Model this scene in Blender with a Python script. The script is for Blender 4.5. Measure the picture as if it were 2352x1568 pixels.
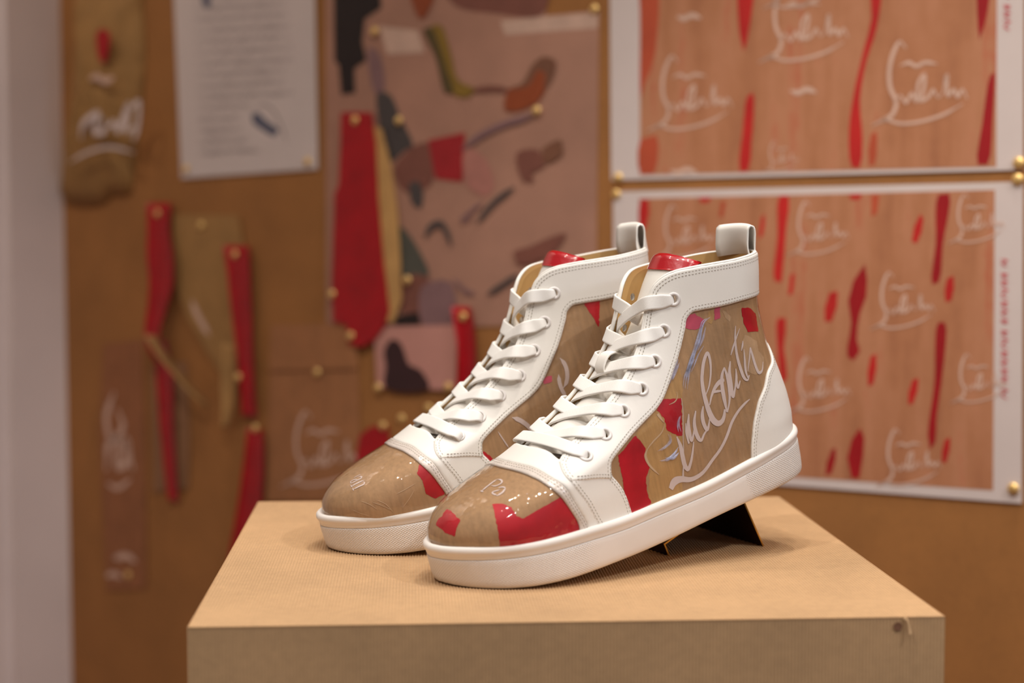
import bpy, bmesh, random
import numpy as np
from math import *
from mathutils import Vector, Matrix

for o in list(bpy.data.objects): bpy.data.objects.remove(o)
SC = bpy.context.scene
COL = SC.collection
random.seed(4); RNG = np.random.default_rng(4)
mm = 0.001

# ------------------------------------------------------------------ camera
# world: plinth front-left top corner at the origin, x along its front edge, y away from the camera, z up
F_PX, CX, CY = 3800., 1176., 784.
PLW = 0.46
PITCH = atan(254 / F_PX); YAW = atan(232 / (F_PX / cos(PITCH)))
FW = np.array([sin(YAW) * cos(PITCH), cos(YAW) * cos(PITCH), -sin(PITCH)])
RT = np.array([cos(YAW), -sin(YAW), 0.]); UP = np.cross(RT, FW)
CAM = np.array([0.13409803, -0.98255331, 0.23562661])
FLOOR_Z = -0.95
cam = bpy.data.cameras.new('camera'); cam_o = bpy.data.objects.new('camera', cam); COL.objects.link(cam_o)
cam_o.location = CAM
cam_o.rotation_euler = Matrix([[RT[i], UP[i], -FW[i]] for i in range(3)]).to_euler()
cam.sensor_width = 36; cam.lens = F_PX / 2352 * 36
cam.dof.use_dof = True; cam.dof.focus_distance = 1.175; cam.dof.aperture_fstop = 3.7
cam.clip_start = .02
SC.camera = cam_o

# ------------------------------------------------------------------ world, lamps, exposure
SC.view_settings.view_transform = 'Standard'; SC.view_settings.look = 'None'
SC.view_settings.exposure = 0.0; SC.view_settings.gamma = 1.0; SC.view_settings.use_curve_mapping = False
wd = bpy.data.worlds.new('gallery_air'); SC.world = wd; wd.use_nodes = True
wd.node_tree.nodes['Background'].inputs[0].default_value = (1.0, .84, .74, 1)
wd.node_tree.nodes['Background'].inputs[1].default_value = 0.16
def spot(name, loc, target, power, col, size=75, rad=.03, blend=.6):
    l = bpy.data.lights.new(name, 'SPOT'); l.energy = power; l.color = col; l.spot_size = radians(size)
    l.spot_blend = blend; l.shadow_soft_size = rad
    o = bpy.data.objects.new(name, l); COL.objects.link(o); o.location = loc
    o.rotation_euler = (Vector(target) - Vector(loc)).to_track_quat('-Z', 'Y').to_euler()
    return o
WARM = (1.0, .92, .82); NEUT = (1.0, .965, .925); COOL = (.72, .80, 1.0)
SHOE_T = (.28, .22, .05)
for loc, pw, cl_ in [((-.55, -.75, 2.0), 40, NEUT), ((1.45, -.85, 1.65), 50, NEUT), ((.60, .35, 1.95), 34, WARM), ((-.35, .35, 1.95), 21, WARM), ((.05, -.35, 2.05), 23, NEUT), ((.85, -.25, 2.05), 20, NEUT),
                     ((1.10, -1.30, 1.85), 13, NEUT), ((.30, -1.15, 2.05), 11, NEUT), ((-.95, -.20, 1.9), 12, WARM), ((1.75, -.10, 1.8), 14, WARM), ((.25, .05, 2.1), 14, WARM), ((-.15, -1.45, 1.7), 6, NEUT)]:
    spot('unseen_spot', loc, SHOE_T, pw, cl_, 52, .03)
spot('unseen_spot', (1.65, -.95, .85), SHOE_T, 14, COOL, 50, .10)  # unseen cool lamp, added to put a bluish reflection in the vinyl
# spots washing the pin board and the side wall
spot('unseen_wall_spot', (-1.3, .55, 1.85), (-.90, 1.95, .45), 26, WARM, 70, .04, 1)
spot('unseen_wall_spot', (-.25, .10, 1.85), (-.15, 1.30, .50), 27, WARM, 70, .04, 1)
spot('unseen_wall_spot', (.35, -.55, 1.85), (.62, .50, .55), 25, WARM, 70, .04, 1)
spot('unseen_wall_spot', (-.6, 1.0, 1.85), (-1.75, 1.75, .2), 34, WARM, 70, .04)  # unseen lamp, added to brighten the side wall

# ------------------------------------------------------------------ node / mesh helpers
def lin(c):
    return tuple(((v / 255) / 12.92 if v / 255 <= .04045 else ((v / 255 + .055) / 1.055) ** 2.4) for v in c[:3]) + (1,)
class NT:
    def __init__(s, name):
        s.m = bpy.data.materials.new(name); s.m.use_nodes = True; s.t = s.m.node_tree
        s.b = s.t.nodes['Principled BSDF']
    def n(s, typ, **kw):
        x = s.t.nodes.new(typ)
        for k, v in kw.items():
            if k.startswith('i_'):
                x.inputs[int(k[2:])].default_value = v
            else: setattr(x, k, v)
        return x
    def l(s, a, b): s.t.links.new(a, b)
    def set(s, **kw):
        for k, v in kw.items(): s.b.inputs[k.replace('_', ' ')].default_value = v
        return s
    def math(s, op, a, b=None, c=None):
        x = s.n('ShaderNodeMath', operation=op)
        for i, v in enumerate((a, b, c)):
            if v is None: continue
            if isinstance(v, (int, float)): x.inputs[i].default_value = v
            else: s.l(v, x.inputs[i])
        return x.outputs[0]
    def noise(s, scale, detail=3, coord='Object', vec=None, stretch=None, rough=.55):
        tc = s.n('ShaderNodeTexCoord'); src = tc.outputs[coord] if vec is None else vec
        if stretch:
            mp = s.n('ShaderNodeMapping'); s.l(src, mp.inputs[0]); mp.inputs['Scale'].default_value = stretch; src = mp.outputs[0]
        x = s.n('ShaderNodeTexNoise'); s.l(src, x.inputs['Vector']); x.inputs['Scale'].default_value = scale
        x.inputs['Detail'].default_value = detail; x.inputs['Roughness'].default_value = rough
        return x.outputs['Fac']
    def ramp(s, fac, stops):
        x = s.n('ShaderNodeValToRGB'); s.l(fac, x.inputs[0]); e = x.color_ramp.elements
        while len(e) < len(stops): e.new(.5)
        for q, (p, c) in zip(e, stops): q.position = p; q.color = c
        return x.outputs[0]
    def bump(s, h, strength=.3, dist=.001, normal=None):
        x = s.n('ShaderNodeBump'); s.l(h, x.inputs['Height']); x.inputs['Strength'].default_value = strength
        x.inputs['Distance'].default_value = dist
        if normal is not None: s.l(normal, x.inputs['Normal'])
        s.l(x.outputs[0], s.b.inputs['Normal']); return x.outputs[0]
def plain(name, rgb, rough=.5, metal=0., var=.06, nscale=40, bstr=.0, bdist=.0005, bscale=None, spec=.5, coat=0):
    t = NT(name); c = lin(rgb)
    lo = tuple(max(0, v * (1 - var * 2)) for v in c[:3]) + (1,); hi = tuple(min(1, v * (1 + var)) for v in c[:3]) + (1,)
    f = t.noise(nscale, 4); t.l(t.ramp(f, [(.3, lo), (.7, hi)]), t.b.inputs['Base Color'])
    t.set(Roughness=rough, Metallic=metal)
    t.b.inputs['Specular IOR Level'].default_value = spec; t.b.inputs['Coat Weight'].default_value = coat
    if bstr: t.bump(t.noise(bscale or nscale, 5), bstr, bdist)
    return t.m
def link(o, parent=None):
    COL.objects.link(o)
    if parent is not None: o.parent = parent
    return o
def tag(o, label=None, cat=None, group=None, kind=None):
    for k, v in (('label', label), ('category', cat), ('group', group), ('kind', kind)):
        if v: o[k] = v
    return o
def mesh_obj(name, verts, faces, mat=None, parent=None, smooth=True):
    me = bpy.data.meshes.new(name)
    me.from_pydata([tuple(map(float, v)) for v in verts], [], [tuple(map(int, f)) for f in faces])
    me.update()
    if smooth and len(me.polygons): me.polygons.foreach_set('use_smooth', [True] * len(me.polygons))
    if mat: me.materials.append(mat)
    return link(bpy.data.objects.new(name, me), parent)
def empty(name, loc=(0, 0, 0), rz=0):
    o = bpy.data.objects.new(name, None); o.location = loc; o.rotation_euler = (0, 0, rz); o.empty_display_size = .02
    return link(o)
def catmull(P, step, closed=False):
    P = np.asarray(P, float); n = len(P)
    if n < 3:
        L = np.linalg.norm(P[-1] - P[0]); k = max(2, int(L / step) + 1); t = np.linspace(0, 1, k)[:, None]; return P[0] * (1 - t) + P[-1] * t
    out = []; rng_ = n if closed else n - 1
    for i in range(rng_):
        if closed: a, b, c, d = P[(i - 1) % n], P[i], P[(i + 1) % n], P[(i + 2) % n]
        else: b, c = P[i], P[i + 1]; a = P[i - 1] if i else 2 * b - c; d = P[i + 2] if i + 2 < n else 2 * c - b
        k = max(1, int(np.linalg.norm((c - b)[:3]) / step)); t = (np.arange(k) / k)[:, None]
        # centripetal knots keep the curve from overshooting where spacing is uneven
        e1 = max(np.linalg.norm(b - a), 1e-9) ** .5; e2 = max(np.linalg.norm(c - b), 1e-9) ** .5; e3 = max(np.linalg.norm(d - c), 1e-9) ** .5
        m1 = ((b - a) / e1 - (c - a) / (e1 + e2) + (c - b) / e2) * e2
        m2 = ((c - b) / e2 - (d - b) / (e2 + e3) + (d - c) / e3) * e2
        out.append((2 * t ** 3 - 3 * t ** 2 + 1) * b + (t ** 3 - 2 * t ** 2 + t) * m1 + (-2 * t ** 3 + 3 * t ** 2) * c + (t ** 3 - t ** 2) * m2)
    if not closed: out.append(P[-1:])
    return np.concatenate(out)
def frames(P, closed=False):
    T = np.roll(P, -1, 0) - np.roll(P, 1, 0)
    if not closed: T[0] = P[1] - P[0]; T[-1] = P[-1] - P[-2]
    return T / np.maximum(np.linalg.norm(T, axis=1, keepdims=True), 1e-9)
def sweep(P, N, prof, closed=False, caps=True):
    """sweep a closed profile [(across, up), ...] (may be per point: shape n,k,2) along P with up vectors N"""
    P = np.asarray(P, float); T = frames(P, closed); N = N - (N * T).sum(1, keepdims=True) * T
    N = N / np.maximum(np.linalg.norm(N, axis=1, keepdims=True), 1e-9); B = np.cross(T, N)
    prof = np.asarray(prof, float)
    if prof.ndim == 2: prof = np.repeat(prof[None], len(P), 0)
    V = P[:, None] + B[:, None] * prof[:, :, :1] + N[:, None] * prof[:, :, 1:]
    k = prof.shape[1]; n = len(P); F = []
    for i in range(n if closed else n - 1):
        j = (i + 1) % n
        for q in range(k): F.append((i * k + q, i * k + (q + 1) % k, j * k + (q + 1) % k, j * k + q))
    if caps and not closed: F.append(tuple(range(k))[::-1]); F.append(tuple((n - 1) * k + q for q in range(k)))
    return V.reshape(-1, 3), F
def circle_prof(r, k=8): return [(r * cos(2 * pi * i / k), r * sin(2 * pi * i / k)) for i in range(k)]
def flat_prof(w, t, k=3):
    h = w / 2; r = t / 2
    return [(-h, -r * .3), (-h + r * .5, -r), (0, -r), (h - r * .5, -r), (h, -r * .3), (h, r * .4), (h - r * .45, r * .95), (h - r * 1.6, r), (0, r), (-h + r * 1.6, r), (-h + r * .45, r * .95), (-h, r * .4)]
def box(name, lo, hi, mat, parent=None, bev=0.):
    bm = bmesh.new(); bmesh.ops.create_cube(bm, size=1)
    for v in bm.verts: v.co = Vector([(lo[i] + hi[i]) / 2 + v.co[i] * (hi[i] - lo[i]) for i in range(3)])
    if bev: bmesh.ops.bevel(bm, geom=bm.edges[:], offset=bev, segments=2, affect='EDGES')
    me = bpy.data.meshes.new(name); bm.to_mesh(me); bm.free(); me.materials.append(mat)
    return link(bpy.data.objects.new(name, me), parent)
def ray(px, py): return FW + RT * (px - CX) / F_PX - UP * (py - CY) / F_PX

# ------------------------------------------------------------------ materials
def m_board(name, rgb, fl=0.):
    t = NT(name); c = lin(rgb)
    a = t.noise(9, 5); b = t.noise(160, 4)
    f = t.math('ADD', t.math('MULTIPLY', a, .7), t.math('MULTIPLY', b, .3))
    t.l(t.ramp(f, [(.3, tuple(v * .8 for v in c[:3]) + (1,)), (.7, tuple(min(1, v * 1.12) for v in c[:3]) + (1,))]), t.b.inputs['Base Color'])
    t.set(Roughness=.8); t.bump(b, .2, .0004); return t.m
M_BOARD = m_board('brown_board', (168, 112, 58))
M_WALLW = plain('white_paint', (238, 222, 218), .7, var=.03, nscale=5)
M_FLOOR = plain('floor_concrete', (120, 88, 66), .6, var=.1, nscale=6)
M_CARD = m_board('cardboard', (200, 162, 120))
M_CARDF = M_CARD
M_WPAPER = plain('white_paper', (222, 206, 200), .75, var=.02, nscale=12)
M_RED = plain('red_patent_paper', (178, 0, 18), .35, var=.10, nscale=25)
M_REDP = plain('red_print', (200, 34, 30), .6, var=.10, nscale=14)
M_INK = plain('grey_ink', (122, 106, 104), .8, var=.1)
M_BLUE = plain('blue_grey_ink', (96, 98, 116), .8, var=.1)
M_SCRIPT = plain('pale_script_print', (222, 184, 164), .7, var=.04)
def m_kraft(name, rgb, k=1.):
    t = NT(name); c = lin(rgb)
    fib = t.noise(260, 4, stretch=(1.3, 1.0, .11)); big = t.noise(26, 4)
    f = t.math('ADD', t.math('MULTIPLY', fib, .5), t.math('MULTIPLY', big, .5))
    t.l(t.ramp(f, [(.28, tuple(v * .72 for v in c[:3]) + (1,)), (.5, c), (.74, tuple(min(1, v * 1.25) for v in c[:3]) + (1,))]), t.b.inputs['Base Color'])
    t.set(Roughness=.75); t.bump(t.noise(45, 4, rough=.7), .35, .0016); return t.m
M_KRAFT = m_kraft('kraft_paper', (178, 140, 102))
M_KRAFTW = m_kraft('kraft_paper_on_board', (170, 126, 72))
def m_kraftp():
    t = NT('kraft_print'); a = t.noise(16, 5, stretch=(1.5, 1, .22), rough=.6); b = t.noise(60, 4)
    f = t.math('ADD', t.math('MULTIPLY', a, .85), t.math('MULTIPLY', b, .15))
    t.l(t.ramp(f, [(.30, lin((160, 100, 68))), (.46, lin((184, 122, 84))), (.57, lin((194, 132, 96))), (.65, lin((190, 108, 76))), (.78, lin((182, 120, 84)))]), t.b.inputs['Base Color'])
    t.set(Roughness=.7); return t.m
M_KRAFTP = m_kraftp()
def m_leather(name, rgb, rough=.42, gs=700):
    t = NT(name); c = lin(rgb); a = t.noise(18, 3)
    t.l(t.ramp(a, [(.3, tuple(v * .95 for v in c[:3]) + (1,)), (.7, c)]), t.b.inputs['Base Color'])
    t.set(Roughness=rough); t.b.inputs['Specular IOR Level'].default_value = .4
    g = t.noise(gs, 4); w = t.noise(60, 3, stretch=(1.6, .5, .5))
    t.bump(t.math('ADD', t.math('MULTIPLY', g, .3), w), .16, .0008); return t.m
M_LEATHER = m_leather('white_leather', (246, 241, 233))
M_LINING = m_leather('tan_leather_lining', (206, 166, 108), .5)
M_THREAD = plain('stitch_thread', (172, 162, 146), .8, var=.1, nscale=300)
M_EYELET = plain('white_enamel', (232, 226, 222), .3, var=.01, spec=.5)
M_DARK = plain('dark_shadow_gap', (70, 62, 54), .9, var=.05)
def m_lace():
    t = NT('white_woven_lace'); uv = t.n('ShaderNodeUVMap', uv_map='UVMap'); sx = t.n('ShaderNodeSeparateXYZ'); t.l(uv.outputs[0], sx.inputs[0])
    u = t.math('MULTIPLY', sx.outputs[0], 2 * pi / 1.0); v = t.math('MULTIPLY', sx.outputs[1], 2 * pi / 1.15)
    a = t.math('SINE', t.math('ADD', u, v)); b = t.math('SINE', t.math('SUBTRACT', u, v))
    h = t.math('MAXIMUM', a, b)
    mx = t.ramp(t.math('MULTIPLY_ADD', h, .5, .5), [(.2, lin((238, 231, 224))), (.8, lin((250, 247, 242)))])
    t.l(mx, t.b.inputs['Base Color']); t.set(Roughness=.8); t.bump(h, .3, .0002); return t.m
M_LACE = m_lace()
def m_rubber():
    t = NT('white_rubber'); uv = t.n('ShaderNodeUVMap', uv_map='UVMap'); sx = t.n('ShaderNodeSeparateXYZ'); t.l(uv.outputs[0], sx.inputs[0])
    at = t.n('ShaderNodeAttribute', attribute_name='knurl')
    p = pi / 2.3
    a = t.math('SINE', t.math('MULTIPLY', t.math('ADD', sx.outputs[0], t.math('MULTIPLY', sx.outputs[1], 1.25)), p))
    b = t.math('SINE', t.math('MULTIPLY', t.math('SUBTRACT', sx.outputs[0], t.math('MULTIPLY', sx.outputs[1], 1.25)), p))
    h = t.math('MULTIPLY', t.math('ABSOLUTE', t.math('MULTIPLY', a, b)), at.outputs['Fac'])
    c = t.noise(14, 4); t.l(t.ramp(c, [(.3, lin((232, 223, 215))), (.7, lin((244, 237, 230)))]), t.b.inputs['Base Color'])
    t.set(Roughness=.52); t.bump(h, .55, .0008); return t.m
M_RUBBER = m_rubber()
M_RAND = plain('smooth_white_rubber', (243, 236, 229), .4, var=.03, nscale=20)
def m_vinyl(name, lo=.04):
    """thin clear PVC film: passes light straight through, mirrors at its surface by Fresnel"""
    m = bpy.data.materials.new(name); m.use_nodes = True; t = m.node_tree
    for n in list(t.nodes): t.nodes.remove(n)
    out = t.nodes.new('ShaderNodeOutputMaterial'); mix = t.nodes.new('ShaderNodeMixShader'); tr = t.nodes.new('ShaderNodeBsdfTransparent')
    gl = t.nodes.new('ShaderNodeBsdfGlossy'); fr = t.nodes.new('ShaderNodeFresnel'); fr.inputs[0].default_value = 1.5
    gm = t.nodes.new('ShaderNodeNewGeometry'); mr = t.nodes.new('ShaderNodeMapRange'); mr.inputs[3].default_value = 1.58; mr.inputs[4].default_value = 1 / 1.58
    t.links.new(gm.outputs['Backfacing'], mr.inputs[0]); t.links.new(mr.outputs[0], fr.inputs[0])    # a thin film: same Fresnel from both faces
    tr.inputs[0].default_value = (.97, .965, .955, 1); gl.inputs['Roughness'].default_value = .035
    tc = t.nodes.new('ShaderNodeTexCoord'); nz = t.nodes.new('ShaderNodeTexNoise'); nz.inputs['Scale'].default_value = 34; nz.inputs['Detail'].default_value = 2.5
    t.links.new(tc.outputs['Object'], nz.inputs['Vector'])
    n2 = t.nodes.new('ShaderNodeTexNoise'); n2.inputs['Scale'].default_value = 130; n2.inputs['Detail'].default_value = 1; t.links.new(tc.outputs['Object'], n2.inputs['Vector'])
    ad = t.nodes.new('ShaderNodeMath'); ad.operation = 'MULTIPLY_ADD'; ad.inputs[1].default_value = .12; t.links.new(n2.outputs['Fac'], ad.inputs[0]); t.links.new(nz.outputs['Fac'], ad.inputs[2])
    bp = t.nodes.new('ShaderNodeBump'); bp.inputs['Strength'].default_value = .8; bp.inputs['Distance'].default_value = .0030
    t.links.new(ad.outputs[0], bp.inputs['Height']); t.links.new(bp.outputs[0], gl.inputs['Normal']); t.links.new(bp.outputs[0], fr.inputs['Normal'])
    t.links.new(fr.outputs[0], mix.inputs[0]); t.links.new(tr.outputs[0], mix.inputs[1]); t.links.new(gl.outputs[0], mix.inputs[2])
    t.links.new(mix.outputs[0], out.inputs[0]); return m
M_VINYL = m_vinyl('clear_vinyl')
def m_glint():
    t = NT('painted_vinyl_glint'); t.b.inputs['Base Color'].default_value = lin((206, 210, 240)); t.set(Roughness=.15); t.b.inputs['Alpha'].default_value = .38; t.l(t.math('MULTIPLY', t.math('POWER', t.noise(160, 3), 2.), .9), t.b.inputs['Alpha']); return t.m
M_GLINT = m_glint()  # bluish white colour imitates light reflected along folds of the vinyl
M_BAND = plain('milky_vinyl_edge', (226, 214, 204), .18, var=.08, nscale=60, bstr=.4, bscale=120, bdist=.0008)
M_REDSC = plain('red_paper_scrap', (198, 18, 38), .55, var=.14, nscale=40, bstr=.4, bscale=60, bdist=.001)
M_PINKSC = plain('pink_paper_scrap', (214, 84, 110), .55, var=.10, nscale=60)
M_WPRINT = plain('white_ink_print', (226, 206, 200), .6, var=.03)
M_TEAR = plain('torn_paper_edge', (214, 182, 148), .8, var=.05)
def m_patent():
    t = NT('red_patent_leather'); t.b.inputs['Base Color'].default_value = lin((176, 0, 18)); t.set(Roughness=.3)
    t.b.inputs['Coat Weight'].default_value = 1; t.b.inputs['Coat Roughness'].default_value = .03
    t.bump(t.noise(180, 2), .3, .0006); return t.m
M_PATENT = m_patent()
M_BRASS = plain('brass', (214, 164, 84), .28, 1., var=.05)
M_TACK = plain('brass_tack', (255, 214, 140), .42, .75, var=.02)
def m_acetate():
    m = m_vinyl('acetate_sheet'); return m

# ------------------------------------------------------------------ setting: floor, pin board wall, side wall
TH = radians(39.7); WD = 1.6
FH = np.array([sin(YAW), cos(YAW), 0.])
WN = -(cos(TH) * FH + sin(TH) * RT)            # wall normal, towards the room
WU = np.array([-WN[1], WN[0], 0.])             # along the wall, to the right
W0 = CAM - WN * WD; W0 = np.array([W0[0], W0[1], 0.])
WZ = atan2(WU[1], WU[0])
def wpt(u, v, n=0.): return W0 + WU * u + np.array([0, 0, v]) + WN * n
def wp(px, py, n=0.):
    d = ray(px, py); P = CAM + d * (-(WD - n) / (d @ WN)); return float((P - W0) @ WU), float(P[2])
U_CORNER = wp(135, 700)[0]
CEIL = 2.2
mesh_obj('floor', [(-4, -3, FLOOR_Z), (4, -3, FLOOR_Z), (4, 4, FLOOR_Z), (-4, 4, FLOOR_Z)], [(0, 1, 2, 3)], M_FLOOR)['kind'] = 'structure'
def wall_slab(name, u0, u1, n0, n1, v0, v1, mat):
    P = [wpt(u, v, n) for v in (v0, v1) for n in (n0, n1) for u in (u0, u1)]
    o = mesh_obj(name, P, [(0, 1, 3, 2), (4, 6, 7, 5), (0, 4, 5, 1), (2, 3, 7, 6), (0, 2, 6, 4), (1, 5, 7, 3)], mat, smooth=False)
    o['kind'] = 'structure'; return o
wall_slab('wall_back', U_CORNER - .1, 1.2, -.06, 0, FLOOR_Z, CEIL, M_BOARD)
wall_slab('wall_left', U_CORNER - .1, U_CORNER, 0, 1.5, FLOOR_Z, CEIL, M_WALLW)
wall_slab('trim_1', U_CORNER, U_CORNER + .018, 0, .10, FLOOR_Z, CEIL, M_WALLW)

# ------------------------------------------------------------------ plinth of corrugated card
PL = tag(empty('plinth', (PLW / 2, PLW / 2, FLOOR_Z)), 'square corrugated cardboard plinth carrying the pair of sneakers', 'plinth')
def corr(name, a0, a1, b0, b1, fn, pitch=.0021, amp=.0003, parent=PL, mat=M_CARD):
    n = int((a1 - a0) / pitch); k = 6; A = np.linspace(a0, a1, n * k + 1)
    h = amp * np.cos(np.arange(n * k + 1) / k * 2 * pi) - amp
    V = []; F = []
    for i, (a, hh) in enumerate(zip(A, h)):
        V.append(fn(a, b0, hh)); V.append(fn(a, b1, hh))
        if i: F.append((2 * i - 2, 2 * i, 2 * i + 1, 2 * i - 1))
    return mesh_obj(name, np.array(V) - np.array([PLW / 2, PLW / 2, FLOOR_Z]), F, mat, parent)
corr('top_panel', 0, PLW, 0, PLW, lambda a, b, h: (a, b, h))
corr('front_panel', 0, PLW, FLOOR_Z, 0, lambda a, b, h: (a, -h, b))
corr('side_panel', 0, PLW, FLOOR_Z, 0, lambda a, b, h: (-h, PLW - a, b))
corr('side_panel', 0, PLW, FLOOR_Z, 0, lambda a, b, h: (PLW + h, a, b))
corr('back_panel', 0, PLW, FLOOR_Z, 0, lambda a, b, h: (PLW - a, PLW + h, b))
# the punched hole with its torn flap near the right corner
hx, hz = PLW * (2066 - 430) / 1748, -.0058
hv = [(hx + .0028 * cos(a) - PLW / 2, -.0004 - PLW / 2, hz + .0026 * sin(a) - FLOOR_Z) for a in np.linspace(0, 2 * pi, 16, endpoint=False)]
hole = mesh_obj('punched_hole', hv + [(hx - PLW / 2, -.0002 - PLW / 2, hz - FLOOR_Z)], [(i, (i + 1) % 16, 16) for i in range(16)], plain('hole_shadow', (128, 88, 64), .9), PL)
hole['label'] = 'small dark punched hole'
fl = [(hx + .0035, -.0008, hz + .0055), (hx + .0056, -.0012, hz + .004), (hx + .0075, -.003, hz - .004), (hx + .0062, -.0034, hz - .0048)]
V, F_ = sweep(np.array(fl) - np.array([PLW / 2, PLW / 2, FLOOR_Z]), np.array([[0, -1, 0.]] * 4), flat_prof(.0016, .0005)); mesh_obj('torn_flap', V, F_, M_CARD, PL)

# ------------------------------------------------------------------ the sneaker's form (mm): x heel->toe, y to the outer side, z up from the sole plane
def pch(xs, ys):
    xs = np.asarray(xs, float); ys = np.asarray(ys, float); h = np.diff(xs); d = np.diff(ys) / h; m = np.zeros_like(xs)
    for i in range(1, len(xs) - 1):
        if d[i - 1] * d[i] > 0:
            w1 = 2 * h[i] + h[i - 1]; w2 = h[i] + 2 * h[i - 1]; m[i] = (w1 + w2) / (w1 / d[i - 1] + w2 / d[i])
    m[0] = d[0]; m[-1] = d[-1]
    def Fn(x):
        x = np.clip(np.asarray(x, float), xs[0], xs[-1]); i = np.clip(np.searchsorted(xs, x) - 1, 0, len(xs) - 2)
        t = (x - xs[i]) / h[i]; t2 = t * t; t3 = t2 * t
        return (2 * t3 - 3 * t2 + 1) * ys[i] + (t3 - 2 * t2 + t) * h[i] * m[i] + (-2 * t3 + 3 * t2) * ys[i + 1] + (t3 - t2) * h[i] * m[i + 1]
    return Fn
XF = pch([20, 42, 48, 54, 60, 65, 69, 72.5, 76, 80, 84, 88, 95, 105, 115, 125, 140, 155, 170, 185, 205],
         [295, 295, 294, 290.5, 283.5, 273, 261, 248.5, 237, 226.5, 217, 207.5, 193, 176, 160, 146, 128.5, 117.5, 108.5, 100, 89])
XB = pch([20, 40, 50, 62, 75, 90, 105, 130, 165, 190, 205], [-2, -3, -4, -3.5, -1.5, 1.5, 4.5, 5.5, 0, -2, -2])
RF = pch([20, 45, 60, 72, 85, 100, 120, 150, 180, 205], [60, 62, 70, 85, 105, 105, 95, 80, 62, 56])
RB = pch([20, 60, 100, 165, 205], [42, 42, 40, 36, 36])
EL = pch([-20, 0, 40, 100, 140, 180, 210, 235, 260, 300, 320], [36, 36, 37, 38, 41, 47.5, 51.5, 53, 52.5, 48, 46])
EM = pch([-20, 0, 40, 100, 140, 180, 210, 235, 260, 300, 320], [36, 36, 36.5, 35.5, 36, 42, 47, 49.5, 49.5, 46, 44])
AZ = pch([20, 45, 60, 80, 100, 130, 165, 205], [1.0, 1.0, .985, .96, .93, .90, .92, .95])
def rnd(t, p=2.15): t = np.clip(t, 0, 1); return np.maximum(1 - (1 - t) ** p, 0) ** (1 / p)
def halfw(x, z, side=1):
    E_ = EL(x) if side > 0 else EM(x)
    return E_ * AZ(z) * rnd((XF(z) - x) / RF(z)) * rnd((x - XB(z)) / RB(z), 2.2)
# rows follow the front profile by arc length
_z = np.linspace(24, 200, 4000); _s = np.concatenate([[0], np.cumsum(np.hypot(np.diff(_z), np.diff(XF(_z))))])
NR = int(_s[-1] / 1.0); ROWZ = np.interp(np.linspace(0, _s[-1], NR), _s, _z)
NC = 250; TAU = np.linspace(0, 1, NC + 1)
ZG, TG = np.meshgrid(ROWZ, TAU, indexing='ij')
XG = XB(ZG) + (XF(ZG) - XB(ZG)) * (1 - np.cos(pi * TG)) / 2
YL = halfw(XG, ZG, 1); YM = halfw(XG, ZG, -1); YL[:, 0] = YL[:, -1] = YM[:, 0] = YM[:, -1] = 0
def z2row(z): return np.interp(z, ROWZ, np.arange(NR))
def tau_of(x, z): return np.arccos(np.clip(1 - 2 * (x - XB(z)) / (XF(z) - XB(z)), -1, 1)) / pi
RING = np.concatenate([np.stack([XG, YL, ZG], -1), np.stack([XG, -YM, ZG], -1)[:, -2:0:-1]], 1)   # closed ring of columns
NRC = RING.shape[1]
_du = np.roll(RING, -1, 1) - np.roll(RING, 1, 1); _dv = np.gradient(RING, axis=0)
RN = np.cross(_dv, _du); RN /= np.maximum(np.linalg.norm(RN, axis=2, keepdims=True), 1e-9)
if (RN[60, 60] @ np.array([0, 1, 0])) < 0: RN = -RN
def at_col(st, row):
    """point and normal of the upper at signed ring position st (0..1 outer heel->front, 1..2 front->inner heel) and row"""
    c = (np.asarray(st, float) * NC) % NRC; r = np.clip(np.asarray(row, float), 0, NR - 1.001)
    c0 = np.floor(c).astype(int) % NRC; c1 = (c0 + 1) % NRC; fc = (c - np.floor(c))[..., None]; r0 = np.floor(r).astype(int); r1 = r0 + 1; fr = (r - r0)[..., None]
    def bl(A): return (A[r0, c0] * (1 - fc) + A[r0, c1] * fc) * (1 - fr) + (A[r1, c0] * (1 - fc) + A[r1, c1] * fc) * fr
    n = bl(RN); return bl(RING), n / np.linalg.norm(n, axis=-1, keepdims=True)

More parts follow.
